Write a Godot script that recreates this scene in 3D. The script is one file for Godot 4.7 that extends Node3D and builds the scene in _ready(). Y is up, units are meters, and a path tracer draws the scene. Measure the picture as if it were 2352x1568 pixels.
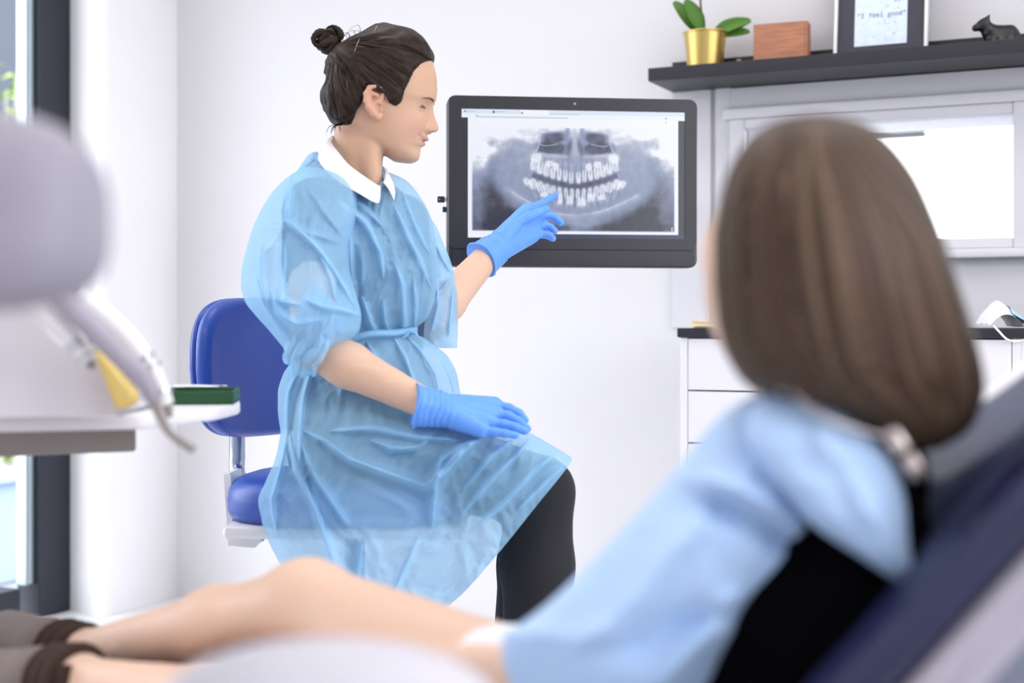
extends Node3D
# Room axes: the back wall is z = 0, the window wall x = WALL_X, y up. The camera stands at EYE and is turned YAW to the left.
# Things that face the camera freely (people, chair, unit) are laid out in an upright frame turned by YAW: x right, y up, z towards the viewer.
const F := 3267.0
const CX := 1176.0
const HY := 753.0
const EYE := Vector3(0.0, 0.85, 3.625)
const YAW := 0.436332
const WALL_X := -2.858

var O := Vector3.ZERO      # base of the thing being built, in the turned frame
var names := {}
var rng := RandomNumberGenerator.new()
var noise := FastNoiseLite.new()
var M := {}


class G:
	var v := PackedVector3Array()
	var i := PackedInt32Array()
	var c := PackedColorArray()
	var u := PackedVector2Array()
	var col := Color.WHITE
	var uvs := false

	func pt(p: Vector3, uv := Vector2.ZERO) -> int:
		v.append(p)
		c.append(col)
		u.append(uv)
		return v.size() - 1

	func tri(a: int, b: int, d: int) -> void:
		i.append(a)
		i.append(b)
		i.append(d)

	# turn the triangles from index "from" on so that they face outwards (clockwise)
	func outward(from: int) -> void:
		if from >= i.size():
			return
		var mid := Vector3.ZERO
		for k in range(from, i.size()):
			mid += v[i[k]]
		mid /= float(i.size() - from)
		var vol := 0.0
		for k in range(from, i.size(), 3):
			vol += (v[i[k]] - mid).dot((v[i[k + 1]] - mid).cross(v[i[k + 2]] - mid))
		if vol > 0.0:
			for k in range(from, i.size(), 3):
				var t := i[k + 1]
				i[k + 1] = i[k + 2]
				i[k + 2] = t

	func grid(rows: Array, closed := false, caps := false, cols: Array = []) -> void:
		var from := i.size()
		var n: int = rows[0].size()
		var first := v.size()
		for r in rows.size():
			var row: PackedVector3Array = rows[r]
			for k in n:
				if cols:
					col = cols[r][k]
				pt(row[k], Vector2(float(k) / (n - 1), float(r) / (rows.size() - 1)))
		var m := n if closed else n - 1
		for r in rows.size() - 1:
			for k in m:
				var a := first + r * n + k
				var b := first + r * n + (k + 1) % n
				tri(a, b, a + n)
				tri(b, b + n, a + n)
		if caps:
			for e in [0, rows.size() - 1]:
				var row: PackedVector3Array = rows[e]
				var mid := Vector3.ZERO
				for p in row:
					mid += p
				var centre := pt(mid / n)
				var ring := v.size()
				for p in row:
					pt(p)
				for k in n:
					if e == 0:
						tri(centre, ring + (k + 1) % n, ring + k)
					else:
						tri(centre, ring + k, ring + (k + 1) % n)
		outward(from)

	func tube(path: Array, radii: Array, n := 10, flat := 1.0, caps := true) -> void:
		var rows := []
		var up := Vector3.UP
		for k in path.size():
			var p: Vector3 = path[k]
			var t: Vector3 = (path[mini(k + 1, path.size() - 1)] - path[maxi(k - 1, 0)])
			t = t.normalized() if t.length() > 1e-9 else Vector3.UP
			if k == 0:
				up = Vector3.UP if absf(t.y) < 0.9 else Vector3.RIGHT
			var side := t.cross(up).normalized()
			up = side.cross(t).normalized()
			var r: float = radii[k] if radii.size() > 1 else radii[0]
			var ring := PackedVector3Array()
			for a in n:
				var w := TAU * a / n
				ring.append(p + side * cos(w) * r + up * sin(w) * r * flat)
			rows.append(ring)
		grid(rows, true, caps)

	# profile: [radius, height] from bottom to top, turned round the axis through "at"
	func lathe(profile: Array, at := Vector3.ZERO, n := 32, b := Basis.IDENTITY, caps := true) -> void:
		var rows := []
		for q in profile:
			var ring := PackedVector3Array()
			for a in n:
				var w := TAU * a / n
				ring.append(at + b * Vector3(cos(w) * q[0], q[1], sin(w) * q[0]))
			rows.append(ring)
		grid(rows, true, caps)

	# box with chamfered edges; normals run smoothly over the chamfer
	func box(at: Vector3, size: Vector3, r := 0.003, b := Basis.IDENTITY) -> void:
		var from := i.size()
		var h := size * 0.5
		r = minf(r, minf(h.x, minf(h.y, h.z)) * 0.9)
		var id := {}
		for sx in [-1, 1]:
			for sy in [-1, 1]:
				for sz in [-1, 1]:
					var s := Vector3(sx, sy, sz)
					for ax in 3:
						var p := h - Vector3(r, r, r)
						p[ax] = h[ax]
						id[[sx, sy, sz, ax]] = pt(at + b * (p * s))
		for ax in 3:
			var e := (ax + 1) % 3
			var g := (ax + 2) % 3
			for s in [-1, 1]:
				var q := []
				for w in [[-1, -1], [1, -1], [1, 1], [-1, 1]]:
					var k := [0, 0, 0, ax]
					k[ax] = s
					k[e] = w[0]
					k[g] = w[1]
					q.append(id[k])
				face(q, at)
			for s in [-1, 1]:
				for w in [-1, 1]:
					var k0 := [0, 0, 0, e]
					k0[e] = s
					k0[g] = w
					k0[ax] = -1
					var k1 := k0.duplicate()
					k1[ax] = 1
					var k2 := k1.duplicate()
					k2[3] = g
					var k3 := k0.duplicate()
					k3[3] = g
					face([id[k0], id[k1], id[k2], id[k3]], at)
		for sx in [-1, 1]:
			for sy in [-1, 1]:
				for sz in [-1, 1]:
					face([id[[sx, sy, sz, 0]], id[[sx, sy, sz, 1]], id[[sx, sy, sz, 2]]], at)

	func face(q: Array, inside: Vector3) -> void:
		var n := (v[q[1]] - v[q[0]]).cross(v[q[2]] - v[q[0]])
		if n.dot(v[q[0]] + v[q[2]] - 2.0 * inside) > 0.0:
			q.reverse()
		for k in range(1, q.size() - 1):
			tri(q[0], q[k], q[k + 1])

	# outline (x, y) given thickness along z, edges bevelled by r
	func slab(outline: PackedVector2Array, z0: float, z1: float, r := 0.002, b := Basis.IDENTITY, at := Vector3.ZERO) -> void:
		var from := i.size()
		var inner := outline
		if r > 0.0:
			var off := Geometry2D.offset_polygon(outline, -r)
			if off.size() and off[0].size() == outline.size():
				inner = off[0]
				# line the two rings up
				var best := 0
				for k in inner.size():
					if inner[k].distance_to(outline[0]) < inner[best].distance_to(outline[0]):
						best = k
				var turned := PackedVector2Array()
				for k in inner.size():
					turned.append(inner[(best + k) % inner.size()])
				inner = turned
		var rows := []
		for q in [[inner, z0], [outline, z0 + r], [outline, z1 - r], [inner, z1]]:
			var ring := PackedVector3Array()
			for p in q[0]:
				ring.append(at + b * Vector3(p.x, p.y, q[1]))
			rows.append(ring)
		grid(rows, true, false)
		var ids := Geometry2D.triangulate_polygon(inner)
		for z in [z0, z1]:
			var first := v.size()
			for p in inner:
				pt(at + b * Vector3(p.x, p.y, z))
			for k in range(0, ids.size(), 3):
				if z == z0:
					tri(first + ids[k], first + ids[k + 1], first + ids[k + 2])
				else:
					tri(first + ids[k], first + ids[k + 2], first + ids[k + 1])
		# the caps must agree with the outside
		var mid := at + b * Vector3(0, 0, (z0 + z1) * 0.5)
		for k in range(from, i.size(), 3):
			pass
		outward_caps(from, b * Vector3(0, 0, 1))

	func outward_caps(from: int, axis: Vector3) -> void:
		var lo := 1e9
		var hi := -1e9
		for k in range(from, i.size()):
			var d := v[i[k]].dot(axis)
			lo = minf(lo, d)
			hi = maxf(hi, d)
		var half := (lo + hi) * 0.5
		for k in range(from, i.size(), 3):
			var n := (v[i[k + 1]] - v[i[k]]).cross(v[i[k + 2]] - v[i[k]])
			if n.length() < 1e-14 or absf(n.normalized().dot(axis)) < 0.95:
				continue
			var out := 1.0 if v[i[k]].dot(axis) > half else -1.0
			if n.dot(axis) * out > 0.0:
				var t := i[k + 1]
				i[k + 1] = i[k + 2]
				i[k + 2] = t

	func mesh() -> ArrayMesh:
		var n := PackedVector3Array()
		n.resize(v.size())
		for k in range(0, i.size(), 3):
			var a := v[i[k]]
			var f := (v[i[k + 2]] - a).cross(v[i[k + 1]] - a)
			n[i[k]] += f
			n[i[k + 1]] += f
			n[i[k + 2]] += f
		for k in n.size():
			n[k] = n[k].normalized() if n[k].length() > 1e-20 else Vector3.UP
		var arr := []
		arr.resize(Mesh.ARRAY_MAX)
		arr[Mesh.ARRAY_VERTEX] = v
		arr[Mesh.ARRAY_NORMAL] = n
		arr[Mesh.ARRAY_COLOR] = c
		arr[Mesh.ARRAY_TEX_UV] = u
		arr[Mesh.ARRAY_INDEX] = i
		var m := ArrayMesh.new()
		m.add_surface_from_arrays(Mesh.PRIMITIVE_TRIANGLES, arr)
		return m


# ---- placing ----
func cam(px: float, py: float, d: float) -> Vector3:
	return Vector3((px - CX) / F * d, EYE.y - (py - HY) / F * d, -d)


func C(px: float, py: float, d: float) -> Vector3:
	return cam(px, py, d) - O


# where the sight line through a point of the photograph meets the plane z = zz of the room
func W(px: float, py: float, zz: float) -> Vector3:
	var r := Basis(Vector3.UP, YAW) * Vector3((px - CX) / F, -(py - HY) / F, -1.0)
	return EYE + r * ((zz - EYE.z) / r.z)


func numbered(called: String) -> String:
	var n: int = names.get(called, 0)
	names[called] = n + 1
	return called if n == 0 else "%s_%03d" % [called, n]


func tag(o: Node3D, label: String, category: String, group := "") -> Node3D:
	o.set_meta("label", label)
	o.set_meta("category", category)
	if group:
		o.set_meta("group", group)
	return o


func thing(called: String, label: String, category: String, at := Vector3.ZERO, turn := 0.0, group := "") -> Node3D:
	var o := Node3D.new()
	o.name = numbered(called)
	add_child(o)
	o.position = at
	o.rotation.y = turn
	return tag(o, label, category, group)


# a thing in the frame turned towards the camera; base in that frame, y from the floor
func thing_cam(called: String, label: String, category: String, base: Vector3, group := "") -> Node3D:
	O = base
	return thing(called, label, category, Vector3(EYE.x, 0, EYE.z) + Basis(Vector3.UP, YAW) * base, YAW, group)


func part(called: String, g: G, m: Material, parent: Node, label := "") -> MeshInstance3D:
	var o := MeshInstance3D.new()
	o.name = called
	o.mesh = g.mesh()
	o.material_override = m
	o.cast_shadow = GeometryInstance3D.SHADOW_CASTING_SETTING_ON
	parent.add_child(o, true)
	if label:
		o.set_meta("label", label)
	return o


func struct(called: String, g: G, m: Material, parent: Node = self) -> MeshInstance3D:
	var o := part(called, g, m, parent)
	if parent == self:
		o.set_meta("kind", "structure")
	return o


# ---- tables and curves ----
# table rows [key, values...], sorted by key; smooth through the rows
func tab(t: Array, key: float, k: int) -> float:
	var n := t.size()
	if key <= t[0][0]:
		return t[0][k]
	if key >= t[n - 1][0]:
		return t[n - 1][k]
	var j := 0
	while t[j + 1][0] < key:
		j += 1
	var x0: float = t[j][0]
	var x1: float = t[j + 1][0]
	var y0: float = t[j][k]
	var y1: float = t[j + 1][k]
	var h := x1 - x0
	var s := (key - x0) / h
	var m := (y1 - y0) / h
	var m0 := m
	var m1 := m
	if j > 0:
		var ma: float = (y0 - t[j - 1][k]) / (x0 - t[j - 1][0])
		m0 = 0.0 if ma * m <= 0.0 else 2.0 * ma * m / (ma + m)
	if j < n - 2:
		var mb: float = (t[j + 2][k] - y1) / (t[j + 2][0] - x1)
		m1 = 0.0 if mb * m <= 0.0 else 2.0 * mb * m / (mb + m)
	var s2 := s * s
	var s3 := s2 * s
	return y0 * (2 * s3 - 3 * s2 + 1) + m0 * h * (s3 - 2 * s2 + s) + y1 * (3 * s2 - 2 * s3) + m1 * h * (s3 - s2)


func curve(points: Array, n: int) -> Array:
	var out := []
	var m := points.size() - 1
	for k in n + 1:
		var t := float(k) / n * m
		var j := mini(int(t), m - 1)
		var a: Vector3 = points[maxi(j - 1, 0)]
		var b: Vector3 = points[j]
		var c: Vector3 = points[j + 1]
		var d: Vector3 = points[mini(j + 2, m)]
		out.append(b.cubic_interpolate(c, a, d, t - j))
	return out


func fade(radii: Array, n: int) -> Array:
	var out := []
	var m := radii.size() - 1
	for k in n + 1:
		var t := float(k) / n * m
		var j := mini(int(t), m - 1)
		out.append(lerpf(radii[j], radii[j + 1], t - j))
	return out


# ---- folds: raised lines in a cloth ----
# folds: [width, height, [x, y], [x, y], ...]
func fold_height(folds: Array, x: float, y: float) -> float:
	var sum := 0.0
	var p := Vector2(x, y)
	for f in folds:
		var box: Rect2 = f.box
		if not box.has_point(p):
			continue
		var pts: PackedVector2Array = f.p
		var best := 1e9
		var along := 0.0
		for k in pts.size() - 1:
			var a := pts[k]
			var ab := pts[k + 1] - a
			var t := clampf((p - a).dot(ab) / ab.length_squared(), 0.0, 1.0)
			var d := p.distance_squared_to(a + ab * t)
			if d < best:
				best = d
				along = (k + t) / (pts.size() - 1)
		var w: float = f.w * (0.55 + 0.45 * sin(PI * clampf(along * 0.9 + 0.05, 0, 1)))
		var q := sqrt(best) / w
		if q < 3.0:
			var ends := minf(1.0, minf(along, 1.0 - along) * 5.0 + 0.15)
			sum += f.h * ends * (0.55 * exp(-2.4 * q) + 0.75 * exp(-1.2 * q * q))
	return sum


func folds(list: Array) -> Array:
	var out := []
	for f in list:
		var p := PackedVector2Array()
		for k in range(2, f.size()):
			p.append(Vector2(f[k][0], f[k][1]))
		var box := Rect2(p[0], Vector2.ZERO)
		for q in p:
			box = box.expand(q)
		out.append({"w": float(f[0]), "h": float(f[1]), "p": p, "box": box.grow(f[0] * 3.0)})
	return out


# A soft shell between a left and a right outline.
# rows: [y, x_left, x_right, thickness_near, thickness_far, depth, x_hem, exponent]
func shell(g: G, rows: Array, ny: int, nx: int, creases: Array, crumple: float, far := true, freq := 9.0) -> void:
	var near_rows := []
	var far_rows := []
	var y0: float = rows[0][0]
	var y1: float = rows[rows.size() - 1][0]
	for j in ny + 1:
		var y := lerpf(y0, y1, float(j) / ny)
		var xl := tab(rows, y, 1)
		var xr := tab(rows, y, 2)
		var tn := tab(rows, y, 3)
		var tf := tab(rows, y, 4)
		var dc := tab(rows, y, 5)
		var xh := tab(rows, y, 6)
		var ex := tab(rows, y, 7)
		var mid := (xl + xr) * 0.5
		var half := maxf((xr - xl) * 0.5, 0.5)
		var top := clampf((xh - mid) / half, -0.98, 1.0)
		for side in 2:
			if side == 1 and not far:
				continue
			var ring := PackedVector3Array()
			for k in nx + 1:
				var s := -1.0 + (top + 1.0) * (0.5 - 0.5 * cos(PI * k / nx))
				var x := mid + half * s
				var q := pow(maxf(0.0, 1.0 - pow(absf(s), ex)), 1.0 / ex)
				var d: float
				if side == 0:
					d = dc - tn * q - fold_height(creases, x, y) * minf(1.0, q * 1.6) - crumple * q * crinkle(x * freq * 0.1, y * freq * 0.1)
				else:
					d = dc + tf * q + crumple * q * noise.get_noise_3d(x * freq * 0.1, y * freq * 0.1, 91.0)
				ring.append(C(x, y, d))
			if side == 0:
				near_rows.append(ring)
			else:
				ring.reverse()
				far_rows.append(ring)
	if far:
		var rows_all := []
		for j in near_rows.size():
			var ring: PackedVector3Array = near_rows[j].duplicate()
			ring.append_array(far_rows[j])
			rows_all.append(ring)
		# one sheet that runs round the far side; the hem side stays open where the near and far edges part
		g.grid(rows_all, false, false)
	else:
		g.grid(near_rows, false, false)


# depth of the near sheet of a shell at a point of its outline plane
func sheet_depth(rows: Array, creases: Array, crumple: float, freq: float, x: float, y: float) -> float:
	var xl := tab(rows, y, 1)
	var xr := tab(rows, y, 2)
	var ex := tab(rows, y, 7)
	var s := clampf((x - (xl + xr) * 0.5) / maxf((xr - xl) * 0.5, 0.5), -1.0, 1.0)
	var q := pow(maxf(0.0, 1.0 - pow(absf(s), ex)), 1.0 / ex)
	return tab(rows, y, 5) - tab(rows, y, 3) * q - fold_height(creases, x, y) * minf(1.0, q * 1.6) - crumple * q * crinkle(x * freq * 0.1, y * freq * 0.1)


# pleats: where a fold lies over, the cloth is doubled; a narrow strip of cloth along the fold
func pleats(g: G, rows: Array, creases: Array, crumple: float, freq: float, wide: float) -> void:
	for f in creases:
		if f.h < 0.0075:
			continue
		var line := []
		for q in f.p:
			line.append(Vector3(q.x, q.y, 0))
		var n: int = 8 * (line.size() - 1)
		var c := curve(line, n)
		var strip := []
		for k in n + 1:
			var u := float(k) / n
			var t: Vector3 = c[mini(k + 1, n)] - c[maxi(k - 1, 0)]
			var side := Vector2(-t.y, t.x).normalized()
			var w: float = wide * f.w * (0.10 + 0.9 * pow(sin(PI * clampf(u, 0.0, 1.0)), 0.7)) * (0.75 + 0.5 * noise.get_noise_2d(u * 90.0, f.p[0].x))
			var ring := PackedVector3Array()
			for q in [[-1.0, 0.0008], [-0.75, 0.0030], [-0.2, 0.0044], [0.4, 0.0030], [1.0, 0.0006]]:
				var x: float = c[k].x + side.x * w * q[0]
				var y: float = c[k].y + side.y * w * q[0]
				var lim := clampf(x, tab(rows, y, 1) + 2.0, minf(tab(rows, y, 2), tab(rows, y, 6)) - 2.0)
				ring.append(C(lim, y, sheet_depth(rows, creases, crumple, freq, lim, y) - q[1]))
			strip.append(ring)
		g.grid(strip, false, false)


# soft billows with sharp creases running between them
func crinkle(x: float, y: float) -> float:
	var wx := x + 14.0 * noise.get_noise_3d(x * 0.7, y * 0.7, 31.0)
	var wy := y + 14.0 * noise.get_noise_3d(x * 0.7, y * 0.7, 57.0)
	var a := noise.get_noise_3d(wx, wy, 7.0)
	var b := 1.0 - absf(noise.get_noise_3d(wx * 3.1, wy * 1.7, 70.0)) * 3.2
	var c := 1.0 - absf(noise.get_noise_3d(wx * 6.5, wy * 5.0, 120.0)) * 3.2
	return a + 0.34 * maxf(b, -0.3) + 0.13 * maxf(c, -0.3)


# ---- smooth bodies from tapered bones ----
func smin(a: float, b: float, k: float) -> float:
	var h := maxf(k - absf(a - b), 0.0) / k
	return minf(a, b) - h * h * k * 0.25


func bone(p: Vector3, a: Vector3, b: Vector3, ra: float, rb: float) -> float:
	var ab := b - a
	var t := clampf((p - a).dot(ab) / maxf(ab.length_squared(), 1e-9), 0.0, 1.0)
	return p.distance_to(a + ab * t) - lerpf(ra, rb, t)


# bones: [a, b, ra, rb]
func bones_field(p: Vector3, bones: Array, k: float) -> float:
	var d := 1e3
	for b in bones:
		var e := bone(p, b[0], b[1], b[2], b[3])
		if e < d + k:
			d = smin(d, e, k)
	return d


# surface nets over field (Callable Vector3 -> distance); colour from tint if given
func nets(g: G, field: Callable, lo: Vector3, hi: Vector3, cell: float, slack := 1.6, tint = null) -> void:
	var n := Vector3i(((hi - lo) / cell).ceil()) + Vector3i(1, 1, 1)
	var B := 4
	n = Vector3i((n.x / B + 1) * B + 1, (n.y / B + 1) * B + 1, (n.z / B + 1) * B + 1)
	var f := PackedFloat32Array()
	f.resize(n.x * n.y * n.z)
	f.fill(1e9)
	var sy := n.x
	var sz := n.x * n.y
	var reach := cell * B * 0.87 * slack + cell
	var blocks := []
	for bz in range(0, n.z - 1, B):
		for by in range(0, n.y - 1, B):
			for bx in range(0, n.x - 1, B):
				var m := lo + Vector3(bx + B * 0.5, by + B * 0.5, bz + B * 0.5) * cell
				if absf(field.call(m)) > reach:
					continue
				blocks.append(Vector3i(bx, by, bz))
				for z in range(bz, bz + B + 1):
					for y in range(by, by + B + 1):
						for x in range(bx, bx + B + 1):
							var at := x + y * sy + z * sz
							if f[at] > 1e8:
								f[at] = field.call(lo + Vector3(x, y, z) * cell)
	var off := [0, 1, sy, sy + 1, sz, sz + 1, sz + sy, sz + sy + 1]
	var edges := [[0, 1], [2, 3], [4, 5], [6, 7], [0, 2], [1, 3], [4, 6], [5, 7], [0, 4], [1, 5], [2, 6], [3, 7]]
	var corner := []
	for k in 8:
		corner.append(Vector3(k & 1, (k >> 1) & 1, k >> 2))
	var made := {}
	for b in blocks:
		for z in range(b.z, mini(b.z + B, n.z - 1)):
			for y in range(b.y, mini(b.y + B, n.y - 1)):
				for x in range(b.x, mini(b.x + B, n.x - 1)):
					var at: int = x + y * sy + z * sz
					var inside := 0
					for k in 8:
						if f[at + off[k]] < 0.0:
							inside += 1
					if inside == 0 or inside == 8:
						continue
					var sum := Vector3.ZERO
					var cnt := 0
					for e in edges:
						var fa := f[at + off[e[0]]]
						var fb := f[at + off[e[1]]]
						if (fa < 0.0) != (fb < 0.0):
							sum += corner[e[0]].lerp(corner[e[1]], fa / (fa - fb))
							cnt += 1
					var p := lo + (Vector3(x, y, z) + sum / cnt) * cell
					if tint != null:
						g.col = tint.call(p)
					made[at] = g.pt(p)
	for at in made:
		var a: float = f[at]
		for ax in 3:
			var step: int = [1, sy, sz][ax]
			var b: float = f[at + step]
			if (a < 0.0) == (b < 0.0):
				continue
			var s1: int = [sy, sz, 1][ax]
			var s2: int = [sz, 1, sy][ax]
			if not (made.has(at - s1) and made.has(at - s2) and made.has(at - s1 - s2)):
				continue
			var q := [made[at], made[at - s1], made[at - s1 - s2], made[at - s2]]
			if a < 0.0:
				g.tri(q[0], q[2], q[1])
				g.tri(q[0], q[3], q[2])
			else:
				g.tri(q[0], q[1], q[2])
				g.tri(q[0], q[2], q[3])


# move the vertices of g from index "from" on onto the surface of field
func settle(g: G, field: Callable, from := 0) -> void:
	var h := 0.0006
	for k in range(from, g.v.size()):
		var p := g.v[k]
		var f0: float = field.call(p)
		var n := Vector3(field.call(p + Vector3(h, 0, 0)) - f0, field.call(p + Vector3(0, h, 0)) - f0, field.call(p + Vector3(0, 0, h)) - f0) / h
		var l := n.length_squared()
		if l > 0.05:
			var step := n * (f0 / l)
			g.v[k] = p - step.limit_length(0.0016)


func bounds(bones: Array, pad: float) -> Array:
	var lo := Vector3(1e9, 1e9, 1e9)
	var hi := -lo
	for b in bones:
		for e in 2:
			var r := Vector3.ONE * (float(b[2 + e]) + pad)
			lo = lo.min(b[e] - r)
			hi = hi.max(b[e] + r)
	return [lo, hi]


func flesh(g: G, bones: Array, k: float, cell: float, tint = null) -> void:
	var bb := bounds(bones, k * 0.5 + cell * 2.0)
	nets(g, func(p): return bones_field(p, bones, k), bb[0], bb[1], cell, 1.08, tint)


# ---- materials ----
func mat(called: String, color: Color, rough := 0.6, metal := 0.0, spec := 0.5) -> StandardMaterial3D:
	var m := StandardMaterial3D.new()
	m.resource_name = called
	m.albedo_color = color
	m.roughness = rough
	m.metallic = metal
	m.metallic_specular = spec
	M[called] = m
	return m


func ntex(freq: float, a: Color, b: Color, size := 256, kind := FastNoiseLite.TYPE_SIMPLEX_SMOOTH, octaves := 4) -> NoiseTexture2D:
	var n := FastNoiseLite.new()
	n.noise_type = kind
	n.frequency = freq
	n.fractal_octaves = octaves
	n.seed = 5
	var ramp := Gradient.new()
	ramp.set_color(0, a)
	ramp.set_color(1, b)
	var t := NoiseTexture2D.new()
	t.width = size
	t.height = size
	t.seamless = true
	t.noise = n
	t.color_ramp = ramp
	return t


func triplanar(m: StandardMaterial3D, scale: float) -> StandardMaterial3D:
	m.uv1_triplanar = true
	m.uv1_scale = Vector3.ONE * scale
	return m


func _ready() -> void:
	rng.seed = 11
	noise.seed = 4
	noise.frequency = 0.03
	noise.fractal_octaves = 3
	look()
	materials()
	room()
	window_wall()
	outside()
	ceiling_lights()
	back_wall()
	furniture()
	shelf_things()
	counter_things()
	screen()
	stool()
	woman()
	dental_unit()
	dental_chair()
	girl()
	lamp_head()


func look() -> void:
	var c := Camera3D.new()
	c.name = "camera"
	c.position = EYE
	c.rotation.y = YAW
	c.projection = Camera3D.PROJECTION_FRUSTUM
	c.near = 0.05
	c.far = 100.0
	c.size = 2.0 * c.near * 784.0 / F
	c.frustum_offset = Vector2(0.0, -(784.0 - HY) / F * c.near)
	var lens := CameraAttributesPhysical.new()
	lens.frustum_focal_length = 50.0
	lens.frustum_focus_distance = 2.70
	lens.exposure_aperture = 2.45
	lens.auto_exposure_enabled = false
	c.attributes = lens
	add_child(c)
	c.current = true

	var e := Environment.new()
	e.background_mode = Environment.BG_SKY
	var sky := Sky.new()
	var s := ProceduralSkyMaterial.new()
	s.sky_top_color = Color(0.92, 0.94, 0.97)
	s.sky_horizon_color = Color(0.97, 0.97, 0.98)
	s.ground_horizon_color = Color(0.90, 0.91, 0.92)
	s.ground_bottom_color = Color(0.55, 0.56, 0.55)
	s.sky_energy_multiplier = SKY
	s.ground_energy_multiplier = SKY * 0.6
	sky.sky_material = s
	e.sky = sky
	e.tonemap_mode = Environment.TONE_MAPPER_LINEAR
	e.tonemap_exposure = EXPOSURE
	e.sdfgi_enabled = true
	e.ssao_enabled = true
	e.ssil_enabled = true
	var w := WorldEnvironment.new()
	w.name = "surroundings"
	w.environment = e
	add_child(w)


const SKY := 2.3
const EXPOSURE := 1.0
const PANEL_POWER := 0.50


func materials() -> void:
	mat("wall", Color(0.842, 0.835, 0.843), 0.9)
	mat("wall_daylit", Color(0.95, 0.945, 0.95), 0.85)  # wall colour lightened: daylight on the left pier is painted in
	mat("floor", Color(0.90, 0.90, 0.91), 0.45)
	mat("ceiling", Color(0.95, 0.95, 0.95), 0.95)
	mat("laminate", Color(0.82, 0.815, 0.835), 0.5)
	mat("white_frame", Color(0.83, 0.825, 0.85), 0.4)
	mat("dark_frame", Color(0.12, 0.14, 0.19), 0.45)
	mat("alu", Color(0.75, 0.80, 0.83), 0.35, 0.6)
	mat("black_board", Color(0.135, 0.13, 0.16), 0.42)
	mat("cabinet", Color(0.87, 0.86, 0.875), 0.45)
	mat("gap", Color(0.16, 0.16, 0.2), 0.8)
	var glass := mat("glass", Color(0.96, 0.98, 0.98, 0.08), 0.02)
	glass.transparency = BaseMaterial3D.TRANSPARENCY_ALPHA
	mat("concrete", Color(0.62, 0.63, 0.65), 0.9)
	mat("white_plastic", Color(0.90, 0.89, 0.90), 0.35)
	mat("grey_plastic", Color(0.62, 0.60, 0.65), 0.4)
	mat("lamp_grey", Color(0.54, 0.52, 0.57), 0.5)
	mat("console_grey", Color(0.83, 0.815, 0.84), 0.45)
	mat("warm_grey", Color(0.55, 0.52, 0.505), 0.45)
	mat("dark_plastic", Color(0.125, 0.12, 0.15), 0.4)
	mat("bezel", Color(0.115, 0.11, 0.145), 0.35)
	mat("blue_vinyl", Color(0.14, 0.29, 0.65), 0.38)
	mat("navy_vinyl", Color(0.075, 0.09, 0.24), 0.42)
	mat("slate_vinyl", Color(0.22, 0.25, 0.36), 0.45)
	mat("steel", Color(0.62, 0.66, 0.74), 0.28, 0.9)
	mat("chrome", Color(0.78, 0.78, 0.80), 0.2, 1.0)
	mat("gold", Color(0.80, 0.70, 0.42), 0.3, 0.9)
	var sk := mat("skin", Color(1, 1, 1), 0.5)
	sk.vertex_color_use_as_albedo = true
	sk.subsurf_scatter_enabled = true
	sk.subsurf_scatter_strength = 0.12
	var hr := mat("hair", Color(1, 1, 1), 0.5, 0.0, 0.3)
	hr.vertex_color_use_as_albedo = true
	var gl := mat("nitrile", Color(0.37, 0.60, 0.94), 0.42)
	gl.rim_enabled = true
	gl.rim = 0.3
	var cloth_bump := ntex(0.09, Color.BLACK, Color.WHITE, 512, FastNoiseLite.TYPE_SIMPLEX_SMOOTH, 4)
	var gown := mat("gown", Color(0.69, 0.875, 1.0, 0.62), 0.85, 0.0, 0.3)
	gown.transparency = BaseMaterial3D.TRANSPARENCY_ALPHA
	gown.backlight_enabled = true
	gown.backlight = Color(0.48, 0.64, 0.74)
	gown.heightmap_enabled = true
	gown.heightmap_texture = cloth_bump
	gown.heightmap_scale = 0.12
	triplanar(gown, 9.0)
	var bib := mat("bib", Color(0.70, 0.81, 0.95), 0.85)
	bib.heightmap_enabled = true
	bib.heightmap_texture = cloth_bump
	bib.heightmap_scale = 0.1
	triplanar(bib, 6.0)
	mat("scrub", Color(0.16, 0.23, 0.37), 0.9)
	mat("trousers", Color(0.055, 0.057, 0.085), 0.8)
	mat("white_cloth", Color(0.93, 0.92, 0.94), 0.85)
	mat("black_cloth", Color(0.015, 0.015, 0.025), 0.95, 0.0, 0.12)
	mat("leaf", Color(0.30, 0.50, 0.13), 0.4)
	mat("green_tray", Color(0.05, 0.27, 0.13), 0.4)
	mat("yellow_pad", Color(0.87, 0.76, 0.45), 0.6)
	mat("plaster", Color(0.90, 0.83, 0.66), 0.7)


func solid(called: String, at: Vector3, size: Vector3, m: String, r := 0.0) -> MeshInstance3D:
	var g := G.new()
	g.box(at, size, r)
	return struct(called, g, M[m])


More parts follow.
